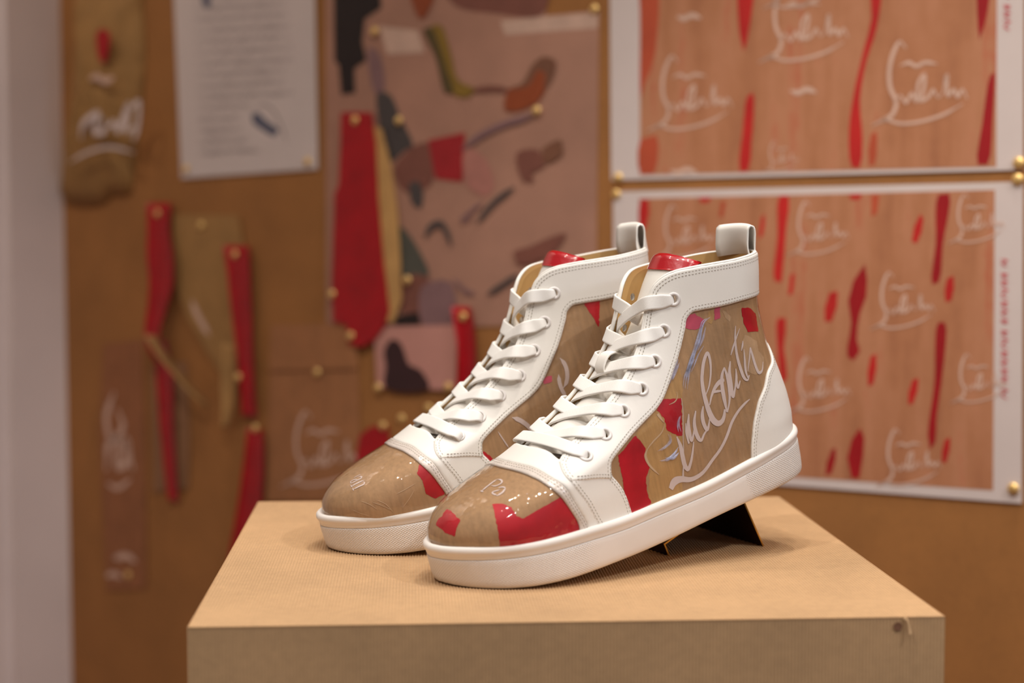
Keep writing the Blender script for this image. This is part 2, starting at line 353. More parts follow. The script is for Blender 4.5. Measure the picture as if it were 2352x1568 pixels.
# poses measured from the photograph: [heading, heel lift, ball position]
class Pose:
    def __init__(s, al, be, bx, by, mir):
        s.al, s.be, s.mir = al, be, mir
        hx_, hy_ = cos(al), sin(al); lx, ly = sin(al), -cos(al)
        s.ex = np.array([-cos(be) * hx_, -cos(be) * hy_, -sin(be)]); s.ey = np.array([lx, ly, 0.]); s.ez = np.array([-sin(be) * hx_, -sin(be) * hy_, cos(be)])
        s.O = np.array([bx, by, 0.]) - s.ex * .235
        s.M = np.stack([s.ex, s.ey * mir, s.ez], 1)      # local (outer side +y) -> world
        s.Mi = np.linalg.inv(s.M)
    def hit(s, px, py):
        """pixel -> (x, z) on the side of the upper that faces the camera"""
        o = s.Mi @ (CAM - s.O) * 1000; d = s.Mi @ ray(px, py) * 1000
        t = np.linspace(.8, 1.6, 3200); q = o + d * t[:, None]; sg = s.mir
        g = sg * q[:, 1] - halfw(q[:, 0], q[:, 2], sg)
        ok = (q[:, 0] > XB(q[:, 2])) & (q[:, 0] < XF(q[:, 2])) & (q[:, 2] < 200) & (q[:, 2] > 20)
        ins = ok & (g < 0)
        if ins.any(): i = int(np.argmax(ins))
        else:
            pen = np.maximum(g, 0) + np.maximum(XB(q[:, 2]) - q[:, 0], 0) + np.maximum(q[:, 0] - XF(q[:, 2]), 0) + 50 * (q[:, 2] > 200); i = int(np.argmin(pen))
        x, y, z = q[i]; x = float(np.clip(x, XB(z), XF(z))); return x, float(y), float(z)
    def st(s, px, py):
        """pixel -> (signed ring position, row)"""
        x, y, z = s.hit(px, py); t = float(tau_of(x, z)); return (t if y >= 0 else 2 - t), float(z2row(z))
NEAR = Pose(radians(26.0), radians(14.0), .2114, .1461, 1)
FAR = Pose(radians(16.65), radians(14.3), .1356, .2594, -1)

# sole curves (mm)
SX = -6 + np.array([0, 2, 6, 15, 30, 60, 100, 140, 180, 210, 230, 250, 270, 285, 295, 299, 300.]) * 306 / 300
LAT = pch(SX, [0, 12, 21, 30, 36, 39, 40, 43, 50, 54, 55, 52.5, 44, 32, 18.5, 8, 0]); MED = pch(SX, [0, 12, 21, 30, 36, 38, 37.5, 37.5, 44.5, 49.5, 50.5, 48, 40, 29, 16.5, 7, 0])
ZBOT = pch([-8, 10, 40, 75, 136, 197, 225, 249, 268, 281, 293, 301], [3.0, 2.2, 1.4, .3, -1.6, 1.6, 3.6, 6.2, 9.0, 11.6, 14.6, 17.0])
ZTOP = pch([-8, 26, 59, 108, 170, 212, 242, 269, 289, 301], [37.5, 34.4, 31.0, 27.3, 29.2, 33.4, 36.3, 39.6, 42.8, 44.5])
# ------------------------------------------------------------------ panels cut from that form
def uvp(pt):
    """panel path point -> (tau,row).  ('p',px,py) photo pixel on the near shoe, ('x',x,z) side view mm, ('t',tau,z) direct"""
    if pt[0] == 'p':
        x, y, z = NEAR.hit(pt[1], pt[2]); t = float(tau_of(x, z)); return (t if y >= 0 else 2 - t), float(z2row(z))
    if pt[0] == 'x': return float(tau_of(pt[1], pt[2])), float(z2row(pt[2]))
    return pt[1], float(z2row(pt[2]))
def path(pts, sm=True):
    P = np.array([uvp(p) for p in pts]); Q = P * np.array([260., 1.])
    Q = catmull(Q, 1.2) if sm else catmull(Q, 1.2) if len(Q) == 2 else np.concatenate([catmull(Q[i:i + 2], 1.2) for i in range(len(Q) - 1)])
    return Q / np.array([260., 1.])
def on_form(tr, off=0., side=1):
    """(tau,row) array -> 3d points on the outer (or inner) half"""
    t = tr[:, 0]; t = np.clip(t, 0, 2); st = t if side > 0 else 2 - t
    P, N = at_col(st % 2, tr[:, 1]); return P + N * off, N
def inside(poly, T, R):
    res = np.zeros(T.shape, bool); n = len(poly)
    for i in range(n):
        (x1, y1), (x2, y2) = poly[i], poly[(i + 1) % n]
        if y1 == y2: continue
        c = ((y1 > R) != (y2 > R)); xi = (x2 - x1) * (R - y1) / (y2 - y1) + x1; res ^= c & (T < xi)
    return res
ROWI = np.repeat(np.arange(NR)[:, None], NC + 1, 1).astype(float)
HALF = RING[:, :NC + 1]
def field(segs):
    """segs: list of (path, real?) making a closed outline on the half form -> signed distance (mm, + inside), outline pieces"""
    poly = np.concatenate([s for s, _ in segs]); ins = inside(poly, TG, ROWI + 1e-4)
    d = np.full(TG.shape, 30.)
    real = [s for s, r in segs if r]
    for s in real:
        m = (s[:, 0] <= 1.02) & (s[:, 0] >= -.02); P, _ = on_form(np.clip(s[m], [0, 0], [1, NR]))
        if len(P) < 2: continue
        a = P[:-1]; ab = P[1:] - a; L2 = np.maximum((ab ** 2).sum(1), 1e-9)
        lo, hi = P.min(0) - 16, P.max(0) + 16
        near = np.all((HALF > lo) & (HALF < hi), axis=2); V = HALF[near]; best = np.full(len(V), 900.)
        for i in range(0, len(V), 4000):
            v = V[i:i + 4000]; w = v[:, None] - a[None]; t = np.clip((w * ab).sum(2) / L2, 0, 1)
            best[i:i + 4000] = ((w - ab * t[..., None]) ** 2).sum(2).min(1)
        dd = np.full(TG.shape, 30.); dd[near] = np.sqrt(best); d = np.minimum(d, dd)
    return np.where(ins, d, -d)
def to_ring(f): return np.concatenate([f, f[:, -2:0:-1]], 1)
def extract(sd, off, side=None, skirt=0., mir=1, edge=None):
    """marching squares over the ring grid; off(sd)->height in mm; returns verts (m), faces"""
    if side is None: P, N, S, wrap = RING, RN, to_ring(sd) if sd.shape[1] == NC + 1 else sd, True
    elif side > 0: P, N, S, wrap = RING[:, :NC + 1], RN[:, :NC + 1], sd, False
    else:
        ix = np.concatenate([[0], np.arange(NRC - 1, NC - 1, -1)]); P, N, S, wrap = RING[:, ix], RN[:, ix], sd, False
    nr, nc = S.shape; O = off(np.maximum(S, 0)); V0 = P + N * O[..., None]
    c = np.arange(nc if wrap else nc - 1); c1 = (c + 1) % nc
    I = S > 0; q = [(0, 0), (1, 0), (1, 1), (0, 1)]
    A, B_, Cc, D_ = I[:-1][:, c], I[1:][:, c], I[1:][:, c1], I[:-1][:, c1]
    cnt = A.astype(int) + B_ + Cc + D_; idx = np.arange(nr * nc).reshape(nr, nc)
    fr, fc = np.nonzero(cnt == 4); faces = [tuple(x) for x in np.stack([idx[fr, fc], idx[fr + 1, fc], idx[fr + 1, c1[fc]], idx[fr, c1[fc]]], 1)]
    extra = []; ecache = {}; ebot = {}
    base = nr * nc; o0 = float(off(np.zeros(1))[0])
    def cross(a, b):
        k = (a, b) if a < b else (b, a)
        if k not in ecache:
            ra, ca = divmod(k[0], nc); rb, cb = divmod(k[1], nc); sa, sb = S[ra, ca], S[rb, cb]; t = sa / (sa - sb)
            p = P[ra, ca] * (1 - t) + P[rb, cb] * t; n = N[ra, ca] * (1 - t) + N[rb, cb] * t; n = n / np.linalg.norm(n)
            extra.append(p + n * o0); ecache[k] = base + len(extra) - 1
            if skirt: extra.append(p + n * (o0 - skirt)); ebot[ecache[k]] = base + len(extra) - 1
        return ecache[k]
    for r, cc in zip(*np.nonzero((cnt > 0) & (cnt < 4))):
        ids = [idx[r, cc], idx[r + 1, cc], idx[r + 1, c1[cc]], idx[r, c1[cc]]]; ii = [I.flat[i] for i in ids]; poly = []; cr = []
        for k in range(4):
            a, b = int(ids[k]), int(ids[(k + 1) % 4])
            if ii[k]: poly.append(a)
            if ii[k] != ii[(k + 1) % 4]:
                e = cross(a, b); poly.append(e); cr.append((e, ii[k]))
        if len(poly) >= 3: faces.append(tuple(poly))
        if skirt and len(cr) == 2:
            (e1, in1), (e2, in2) = cr
            if in1: faces.append((e2, e1, ebot[e1], ebot[e2]))
            else: faces.append((e1, e2, ebot[e2], ebot[e1]))
    V = np.concatenate([V0.reshape(-1, 3), np.array(extra).reshape(-1, 3)]) if extra else V0.reshape(-1, 3)
    used = np.unique(np.concatenate([np.array(f) for f in faces])) if faces else np.array([], int)
    rem = np.full(len(V), -1); rem[used] = np.arange(len(used)); V = V[used] * mm
    faces = [tuple(rem[i] for i in f) for f in faces]
    if side is not None and side < 0: faces = [f[::-1] for f in faces]
    # orientation: make normals point outwards
    return V, faces[:] if mir < 0 else [f[::-1] for f in faces]

p = lambda *a: [('p',) + q for q in a]
T_LINE = p((1283, 1062), (1300, 1034), (1318, 1010), (1353, 971), (1397, 918), (1433, 866), (1460, 809), (1479, 728), (1490, 678), (1499, 656), (1514, 640), (1532, 628), (1552, 620), (1597, 610), (1643, 602), (1682, 595), (1712, 587)) + [('x', 12, 171.2), ('x', 4, 170.6), ('t', -.12, 170.4)]
C_LINE = [('t', -.12, 139.5), ('x', 12, 140.2)] + p((1707, 687), (1656, 701), (1605, 711), (1588, 716), (1577, 729), (1573, 752), (1562, 799), (1546, 850), (1528, 901), (1512, 930), (1480, 965), (1448, 1000), (1419, 1035), (1404, 1056), (1402, 1074), (1406, 1099))
SEAM = p((1406, 1099), (1360, 1099), (1312, 1104))
FRONT_A = p((1312, 1110), (1301, 1100), (1289, 1082), (1283, 1062))
tl, cl, sm_, fa = path(T_LINE), path(C_LINE), path(SEAM), path(FRONT_A)
SD_A = field([(tl, 1), (cl, 1), (sm_, 1), (fa, 1)])
WING_R = p((1402, 1074), (1405, 1090), (1413, 1099), (1429, 1120), (1441, 1147), (1450, 1175)) + [('x', 166, 26)]
WING_F = [('x', 196, 26)] + p((1371, 1205), (1345, 1158), (1324, 1130), (1306, 1106), (1296, 1090))
SD_W = field([(path(WING_R), 1), (path([('x', 166, 21), ('x', 196, 21)]), 0), (path(WING_F), 1), (path(p((1296, 1090), (1350, 1088), (1402, 1074))), 0)])
BAND_U = [('t', 1.2, 79.2)] + p((1191, 1065), (1232, 1077), (1286, 1109), (1318, 1152), (1342, 1192)) + [('x', 206, 25)]
BAND_L = [('x', 217, 25)] + p((1329, 1205), (1314, 1176), (1286, 1138), (1230, 1098), (1179, 1079)) + [('t', 1.2, 76.2)]
SD_B = field([(path(BAND_U), 1), (path(BAND_L), 1)])
V_TOP = p((1283, 1052), (1262, 1036), (1236, 1027)) + [('t', 1.2, 86.2)]
SD_V = field([(path(BAND_U), 1), (path([('x', 209, 20), ('x', 190, 20)]), 0), (path([('x', 190, 22), ('x', 195, 45), ('x', 199, 62), ('x', 202, 74)]), 0), (path(V_TOP), 1)])
CAP = [('t', 1.2, 77.3)] + p((1185, 1074), (1230, 1090), (1284, 1126), (1312, 1166), (1331, 1200)) + [('x', 213, 25)]
SD_T = field([(path(CAP), 1), (path([('t', float(tau_of(213, 21)), 21), ('t', 1.3, 21)]), 0)])
Q_LINE = [('t', -.2, 146), ('x', 12, 146), ('x', 32, 147), ('x', 53, 148), ('x', 80, 149), ('x', 92, 138), ('x', 105, 118), ('x', 130, 96), ('x', 160, 84), ('x', 184, 74), ('x', 186, 62), ('x', 178, 42), ('x', 174, 24)]
SD_Q = field([(path(Q_LINE), 1), (path([('x', 174, 21), ('t', -.2, 21)]), 0)])
H_LINE = [('t', -.12, 106), ('x', 6.5, 103), ('x', 9.5, 97), ('x', 13.5, 91)] + p((1762, 850), (1753, 888), (1743, 912), (1734, 946), (1728, 980), (1724, 1028)) + [('x', 57, 25)]
SD_H = field([(path(H_LINE), 1), (path([('x', 57, 21), ('t', -.2, 21)]), 0)])
SD_L = field([(tl, 1), (path([('t', -.2, 50), ('x', 232, 50)]), 0)])
EYE_PX = [(1345, 1047), (1388, 997), (1430, 943), (1472, 892), (1502, 828), (1523, 758), (1545, 685)]
EYE = [uvp(('p',) + e) for e in EYE_PX]                    # (tau,row), bottom to top
EYE3 = on_form(np.array(EYE))[0]
for e in EYE3:
    dd = np.linalg.norm(HALF - e, axis=2); SD_A = np.minimum(SD_A, dd - 2.7); SD_L = np.minimum(SD_L, dd - 2.7)
CLIP = HALF[..., 2] - (ZTOP(HALF[..., 0]) - 3.5)
SD_W, SD_B, SD_V, SD_T, SD_Q, SD_H = [np.minimum(q, CLIP) for q in (SD_W, SD_B, SD_V, SD_T, SD_Q, SD_H)]
def lay(base, th, r): return lambda s: base + th * np.sqrt(np.maximum(1 - (1 - np.clip(s / r, 0, 1)) ** 2, 0))

# tongue
TG_Z = np.array([80, 84, 90, 97, 104, 112, 121, 131, 142, 152, 161, 169, 176.5, 183.5])
TG_D = pch([80, 88, 95, 104, 112, 124, 140, 155, 167, 178, 190], [10, 17, 22, 24, 24, 23, 21.5, 20.5, 21.5, 24, 27])
def tongue_mesh(z0, z1, up_off=0., thick=3.4, wid=25., n=30, k=17, round_top=False):
    zz = np.linspace(z0, z1, n); V = []; outer = []
    ctr = np.stack([XF(zz) - TG_D(zz), zz], 1); tang = np.gradient(ctr, axis=0); tang /= np.linalg.norm(tang, axis=1, keepdims=True)
    nor = np.stack([tang[:, 1], -tang[:, 0]], 1)          # forward-up normal in (x,z)
    nor *= np.sign(nor[:, :1])
    for lay_ in (0, 1):
        for i in range(n):
            for j in range(k):
                a = -1 + 2 * j / (k - 1); y = a * wid * (1 if not round_top else 1)
                drop = 15 * a * a; o = up_off - (thick if lay_ else 0)
                if abs(a) > .9: o -= (0 if lay_ else thick * .4)
                tt = 0.
                if round_top and i > n * .6: o -= (1 if not lay_ else -1) * thick * .48 * ((i / (n - 1) - .6) / .4) ** 3
                zt = -5.0 * a * a * (i / (n - 1) if round_top else 0)
                V.append((ctr[i, 0] + nor[i, 0] * o - drop * .88, y, ctr[i, 1] + nor[i, 1] * o - drop * .3 + zt))
    F = []; N1 = n * k
    for i in range(n - 1):
        for j in range(k - 1):
            q = (i * k + j, i * k + j + 1, (i + 1) * k + j + 1, (i + 1) * k + j); F.append(q[::-1]); F.append(tuple(N1 + x for x in q))
    for i in range(n - 1):
        F.append((i * k, (i + 1) * k, N1 + (i + 1) * k, N1 + i * k)); F.append((i * k + k - 1, N1 + i * k + k - 1, N1 + (i + 1) * k + k - 1, (i + 1) * k + k - 1))
    for j in range(k - 1):
        a = (n - 1) * k + j; F.append((a, a + 1, N1 + a + 1, N1 + a)); F.append((j, N1 + j, N1 + j + 1, j + 1))
    return np.array(V) * mm, F

def sole_rings(n=420):
    a = np.linspace(0, 2 * pi, n, endpoint=False)       # 0 = heel, goes along the outer side to the toe
    x = SX[0] + (SX[-1] - SX[0]) * (1 - np.cos(a)) / 2; y = np.where(a < pi, LAT(x), -MED(x)); y[0] = 0; y[n // 2] = 0
    P = np.stack([x, y], 1)
    for _ in range(6): P = .5 * P + .25 * (np.roll(P, 1, 0) + np.roll(P, -1, 0))
    # even spacing
    Q = np.concatenate([P, P[:1]]); s = np.concatenate([[0], np.cumsum(np.linalg.norm(np.diff(Q, axis=0), axis=1))]); g = np.linspace(0, s[-1], n, endpoint=False)
    P = np.stack([np.interp(g, s, Q[:, 0]), np.interp(g, s, Q[:, 1])], 1)
    T = np.roll(P, -1, 0) - np.roll(P, 1, 0); T /= np.linalg.norm(T, axis=1, keepdims=True); N = np.stack([-T[:, 1], T[:, 0]], 1)
    if N[n // 4] @ np.array([0, 1.]) < 0: N = -N
    return P, N, g
SP, SN, SG = sole_rings()
def ring_mesh(prof, cap_bottom=False):
    """prof: list of (outset mm, z from bottom mm or None, z from top mm or None)"""
    n = len(SP); V = []; UVv = []
    for (o, fb, ft) in prof:
        Q = SP + SN * o; z = (ZBOT(SP[:, 0]) + fb) if fb is not None else (ZTOP(SP[:, 0]) + ft)
        V.append(np.concatenate([Q, z[:, None]], 1)); UVv.append(np.stack([SG, z - ZBOT(SP[:, 0])], 1))
    V = np.concatenate(V); UVv = np.concatenate(UVv); F = []
    for k in range(len(prof) - 1):
        for i in range(n): j = (i + 1) % n; F.append((k * n + i, k * n + j, (k + 1) * n + j, (k + 1) * n + i))
    if cap_bottom: F.append(tuple(range(n))[::-1])
    return V * mm, F, UVv
def knurl_mask(V):
    x = V[:, 0] / mm; z = V[:, 2] / mm
    front = np.clip((x - (203 - (z - 10) * .25)) / 14, 0, 1); heel = np.clip(((64 + (z - 15) * .25) - x) / 1.5, 0, 1)
    return np.maximum(front * .9, heel)

def stitches(outline, d, pitch=2.5, ln=1.75, w=.36, side=1, base=1.8, start=0., stop=1.):
    """short thread boxes along an outline, d mm inside it"""
    m = (outline[:, 0] > -.02) & (outline[:, 0] < 1.0); o = np.clip(outline[m], [0, 0], [1, NR - 2])
    P, N = on_form(o, 0, side); T = frames(P); B = np.cross(N, T)
    Q = P + B * d; s = np.concatenate([[0], np.cumsum(np.linalg.norm(np.diff(Q, axis=0), axis=1))])
    g = np.arange(s[-1] * start + pitch, s[-1] * stop - pitch, pitch); V = []; F = []
    f = lambda A: np.stack([np.interp(g, s, A[:, i]) for i in range(3)], 1)
    c, n_, t_ = f(Q), f(N), f(T); n_ /= np.linalg.norm(n_, axis=1, keepdims=True); t_ /= np.linalg.norm(t_, axis=1, keepdims=True); b_ = np.cross(n_, t_)
    for i in range(len(g)):
        b0 = len(V)
        for u, v, h in ((-1, -1, 0), (1, -1, 0), (1, 1, 0), (-1, 1, 0), (-.7, -.6, 1), (.7, -.6, 1), (.7, .6, 1), (-.7, .6, 1)):
            V.append(c[i] + t_[i] * u * ln / 2 + b_[i] * v * w / 2 + n_[i] * (base - .25 + h * .42))
        F += [(b0 + 4, b0 + 5, b0 + 6, b0 + 7), (b0, b0 + 1, b0 + 5, b0 + 4), (b0 + 1, b0 + 2, b0 + 6, b0 + 5), (b0 + 2, b0 + 3, b0 + 7, b0 + 6), (b0 + 3, b0, b0 + 4, b0 + 7)]
    return V, F

def ribbon_on(pose, pts, w0, off=.32, taper=True, step=.9):
    """a printed stroke: photo pixels -> flat strip lying on the visible side of that shoe"""
    pts = np.array(pts, float); Q = catmull(pts, 2.5); w = w0
    if pts.shape[1] == 3: wv = np.clip(Q[:, 2], .15, None); Q = Q[:, :2]
    tr = np.array([pose.st(*q) for q in Q]); P, N = at_col(tr[:, 0] % 2, tr[:, 1])
    for _ in range(2): P[1:-1] = .5 * P[1:-1] + .25 * (P[:-2] + P[2:])
    T = frames(P); B = np.cross(N, T); B /= np.maximum(np.linalg.norm(B, axis=1, keepdims=True), 1e-6)
    n = len(P); e = np.minimum(np.arange(n), np.arange(n)[::-1]) / max(1, n * .16); ww = w * (np.clip(e, .25, 1) if taper else 1)
    ww = np.broadcast_to(ww, (n,)) if np.ndim(ww) else np.full(n, w)
    if pts.shape[1] == 3: ww = wv
    V = np.stack([P - B * ww[:, None] / 2 + N * off, P + N * (off + .02), P + B * ww[:, None] / 2 + N * off], 1).reshape(-1, 3)
    F = []
    for i in range(n - 1):
        for k in (0, 1): F.append((3 * i + k, 3 * i + k + 1, 3 * i + 4 + k, 3 * i + 3 + k))
    return V * mm, F
def scrap(pose, poly, off=.16):
    """a paper scrap: photo pixel outline -> patch on the visible side"""
    Q = np.array(poly, float); Q = np.concatenate([Q, Q[:1]]); R_ = np.concatenate([catmull(Q[i:i + 2], 4) for i in range(len(Q) - 1)])
    R_ = R_ + RNG.normal(0, .7, R_.shape); tr = np.array([pose.st(*q) for q in R_]); tr[:, 0] = np.where(pose.mir > 0, tr[:, 0], 2 - tr[:, 0])
    # distance in the plane of parameters is enough for a thin scrap
    T, R2 = TG, ROWI; ext = None
    TT = np.concatenate([TG, 2 - TG[:, -2:0:-1]], 1); RR = np.concatenate([ROWI, ROWI[:, -2:0:-1]], 1)
    ins = inside(tr, TT, RR + 1e-4); d = np.full(TT.shape, 9.)
    lo = tr.min(0) - [.03, 8]; hi = tr.max(0) + [.03, 8]; near = (TT > lo[0]) & (TT < hi[0]) & (RR > lo[1]) & (RR < hi[1])
    W_ = np.array([280., 1.]); pts = np.stack([TT[near], RR[near]], 1) * W_; a = tr[:-1] * W_; ab = (tr[1:] - tr[:-1]) * W_; L2 = np.maximum((ab ** 2).sum(1), 1e-9); best = np.full(len(pts), 99.)
    for i in range(0, len(pts), 4000):
        w = pts[i:i + 4000, None] - a; t = np.clip((w * ab).sum(2) / L2, 0, 1); best[i:i + 4000] = np.sqrt(((w - ab * t[..., None]) ** 2).sum(2).min(1))
    d[near] = best; f = np.where(ins, d, -d)
    f = np.minimum(f, to_ring(CLIP))
    if pose.mir < 0:   # the camera sees the inner half of the far shoe: mirror the field onto that half
        f = np.concatenate([f[:, :1], f[:, :0:-1]], 1)
    return extract(f, lambda s: off + 0 * s, None, 0, 1)

TLP = on_form(tl[tl[:, 0] > .3])[0]; TLP = TLP[TLP[:, 2] < 172]          # outer throat edge, bottom to top
TLN = on_form(tl[tl[:, 0] > .3])[1][:len(TLP)]; _t2 = np.gradient(TLP, axis=0)[:, [0, 2]]; _t2 /= np.linalg.norm(_t2, axis=1, keepdims=True)
def throat_pt(k):
    i = int(np.argmin(((TLP - EYE3[int(k)]) ** 2).sum(1)))
    if k != int(k):
        j = int(np.argmin(((TLP - EYE3[int(k) + 1]) ** 2).sum(1))); i = int(round(i + (j - i) * (k - int(k))))
    d = np.array([_t2[i, 1], 0, -_t2[i, 0]]); d *= np.sign(d[0] + d[2]); return TLP[i], TLN[i], d
def lace_strip(k0, k1, side, lift, under=True, w=10.0, t=1.6):
    """strap out of eyelet k0 on one side, over the throat, under (or over) the opposite edge at height k1"""
    S_ = np.array([1., side, 1.]); O_ = np.array([1., -side, 1.])
    E_, NE = on_form(np.array([EYE[k0]])); E_, NE = E_[0], NE[0]; T0, N0, d0 = throat_pt(max(0, k0 - .40) if under else k0); T1, N1, d1 = throat_pt(k1)
    pts = [(E_ + NE * -1.2 + (E_ - T0) / np.linalg.norm(E_ - T0) * .6, NE), (E_ + NE * 2.6 + (T0 - E_) * .12, NE), (E_ + (T0 - E_) * .5 + NE * (3.0 + lift * .3), NE), (T0 + N0 * (2.6 + lift * .6), N0 + d0 * .4)]
    pts = [(a * S_, n * S_) for a, n in pts]
    q0 = T0 * S_; q1 = T1 * O_; dm = d0 + d1; dm /= np.linalg.norm(dm)
    for f, h in ((.33, .8), (.66, -.8)) if under else ((.3, 4.6), (.7, 4.6)): pts.append((q0 * (1 - f) + q1 * f + dm * (h + lift), dm + .3 * (N0 * S_ * (1 - f) + N1 * O_ * f)))
    if under == 2: pts = pts[:-1] + [(q0 * .45 + q1 * .55 + dm * (-1.6), dm), (q0 * .3 + q1 * .7 + dm * (-5.), dm)]
    elif under: pts += [((T1 + N1 * (-3.0) - d1 * 2.5) * O_, N1 * O_ * .6 + d1), ((T1 + N1 * (-6) - d1 * 5 + (T1 - EYE3[int(k1)]) * -.35) * O_, N1 * O_)]
    else:
        E1, NE1 = on_form(np.array([EYE[int(k1)]])); E1, NE1 = E1[0], NE1[0]
        pts += [((T1 + N1 * 3.2) * O_, N1 * O_), ((E1 + NE1 * 2.6 + (T1 - E1) * .12) * O_, NE1 * O_), ((E1 - NE1) * O_, NE1 * O_)]
    A = catmull(np.concatenate([np.array([a for a, _ in pts]), np.array([n for _, n in pts]) * 6], 1), 1.4); P, N = A[:, :3], A[:, 3:]
    g = np.concatenate([[0], np.cumsum(np.linalg.norm(np.diff(P, axis=0), axis=1))]); e = g if under else np.minimum(g, g[-1] - g)
    ww = w * np.clip(.52 + e / 22, 0, 1); prof = np.array([flat_prof(q, t) for q in ww]); V, F = sweep(P, N, prof); k = prof.shape[1]
    return V * mm, F, np.stack([np.repeat(g, k), prof[:, :, 0].ravel()], 1)
def set_uv(o, uv):
    me = o.data; lay_ = me.uv_layers.new(name='UVMap'); vi = np.zeros(len(me.loops), int); me.loops.foreach_get('vertex_index', vi)
    lay_.data.foreach_set('uv', np.asarray(uv, np.float32)[vi].ravel())

def torus(R, r, n=24, k=8):
    V = []; F = []
    for i in range(n):
        a = 2 * pi * i / n
        for j in range(k): b = 2 * pi * j / k; V.append(((R + r * cos(b)) * cos(a), (R + r * cos(b)) * sin(a), r * sin(b) * .75))
    for i in range(n):
        for j in range(k): F.append((i * k + j, ((i + 1) % n) * k + j, ((i + 1) % n) * k + (j + 1) % k, i * k + (j + 1) % k))
    return V, F

OUTW = {'outsole', 'foxing_strip', 'toe_cap', 'vinyl_film', 'side_panel', 'vamp', 'toe_cap_band', 'heel_counter', 'wing', 'collar_and_eyestay', 'paper_scrap', 'lettering', 'torn_edge', 'letter'}
def build_shoe(pose, label, prints, keeper=False):
    vis = pose.mir                     # which half faces the camera (+1 outer, -1 inner)
    root = bpy.data.objects.new('sneaker', None); root.empty_display_size = .02; COL.objects.link(root)
    M4 = Matrix.Identity(4)
    for i in range(3):
        M4[i][0] = pose.ex[i]; M4[i][1] = pose.ey[i]; M4[i][2] = pose.ez[i]; M4[i][3] = pose.O[i]
    # rest on the plinth
    Vb, _, _ = ring_mesh([(-4, 0, None), (-1.2, 1.2, None), (0, 4, None)])
    low = min((M4 @ Vector((v[0], v[1] * pose.mir, v[2])))[2] for v in Vb); M4[2][3] -= low
    root.matrix_world = M4
    tag(root, label, 'shoe', 'pair of sneakers on the plinth')
    def add(name, VF, mat, parent=root, label=None, smooth=True):
        V = np.array(VF[0], float).copy(); F = VF[1]
        if pose.mir < 0: V[:, 1] *= -1; F = [f[::-1] for f in F]
        if name in OUTW:                       # outward-facing normals
            A = V[[f[0] for f in F]]; Bv = V[[f[1] for f in F]]; Cv = V[[f[2] for f in F]]
            nn_ = np.cross(Bv - A, Cv - A); ctr = np.stack([np.clip(A[:, 0], .04, .25), 0 * A[:, 0], np.minimum(A[:, 2], .05)], 1)
            if (nn_ * (A - ctr)).sum() < 0: F = [f[::-1] for f in F]
        o = mesh_obj(name, V, F, mat, parent, smooth)
        if label: o['label'] = label
        return o
    # --- sole
    V, F, uv = ring_mesh([(-14, .2, None), (-5, 0, None), (-2.6, .3, None), (-1, 1.3, None), (-.2, 3, None), (.1, 6, None), (.4, 11, None), (.6, None, -13), (.6, None, -10), (.35, None, -9.2), (-.6, None, -8.9)], True)
    so = add('outsole', (V, F), M_RUBBER, label='white rubber outsole with knurled toe and heel'); set_uv(so, uv)
    at = so.data.attributes.new('knurl', 'FLOAT', 'POINT'); at.data.foreach_set('value', knurl_mask(V).astype(np.float32))
    V, F, uv = ring_mesh([(-.6, None, -9), (.2, None, -8.6), (.5, None, -7.8), (.5, None, -6.4), (1.1, None, -5.2), (1.7, None, -3.8), (1.7, None, -2.4), (1.1, None, -1.0), (0, None, -.1), (-1.4, None, .1), (-2.8, None, -.6), (-4.0, None, -2.2), (-6, None, -4)])
    add('foxing_strip', (V, F), M_RAND)
    # --- upper
    add('lining', extract(SD_L, lambda s: -2.0 + 0 * s), M_LINING, label='tan leather lining')
    cap = add('toe_cap', extract(SD_T, lambda s: 0 * s), M_KRAFT, label='kraft paper toe cap under clear vinyl')
    add('vinyl_film', extract(SD_T, lambda s: .8 + 0 * s), M_VINYL, cap)
    quarters = {}
    for sd_ in (1, -1):
        q = add('side_panel', extract(SD_Q, lambda s: 0 * s, sd_), M_KRAFT, label='kraft paper side panel under clear vinyl'); quarters[sd_] = q
        add('vinyl_film', extract(SD_Q, lambda s: .85 + 0 * s, sd_), M_VINYL, q)
    vamp = add('vamp', extract(SD_V, lay(.3, .9, 1.5), None, .6), M_LEATHER)
    band = add('toe_cap_band', extract(SD_B, lay(.8, .7, .7), None, .8), M_BAND, label='milky clear edge band of the toe cap')
    heel = add('heel_counter', extract(SD_H, lay(.5, 1.2, 1.6), None, 1.2), M_LEATHER)
    eyest = {}
    for sd_ in (1, -1):
        add('wing', extract(SD_W, lay(.5, .9, 1.4), sd_, 1.0), M_LEATHER)
    coll = add('collar_and_eyestay', extract(SD_A, lay(.6, 1.3, 1.5), None, 2.4), M_LEATHER)
    # bound edge round throat and collar
    full = np.concatenate([on_form(tl[tl[:, 0] > 0], -.2, 1)[0], on_form(tl[tl[:, 0] > 0], -.2, -1)[0][::-1]])
    fullN = np.concatenate([on_form(tl[tl[:, 0] > 0], 0, 1)[1], on_form(tl[tl[:, 0] > 0], 0, -1)[1][::-1]])
    V, F = sweep(full, fullN, [(1.0 * cos(2 * pi * i / 8), 1.55 * sin(2 * pi * i / 8)) for i in range(8)])
    add('edge_binding', (V * mm, F), M_LEATHER)
    # stitching, joined per panel
    def stitch_part(name, jobs, parent):
        V, F = [], []
        for ol, d, base in jobs:
            for sd_ in (1, -1):
                v, f = stitches(ol, d * (1 if sd_ > 0 else -1), side=sd_, base=base)
                b0 = len(V); V += v; F += [tuple(b0 + i for i in q) for q in f]
        if V: o = add(name, (np.array(V) * mm, F), M_THREAD, parent); o['kind'] = 'stuff'; o['label'] = 'double row of grey stitching'
    w_r = path(WING_R); w_f = path(WING_F); hl = path(H_LINE); bu = path(BAND_U)
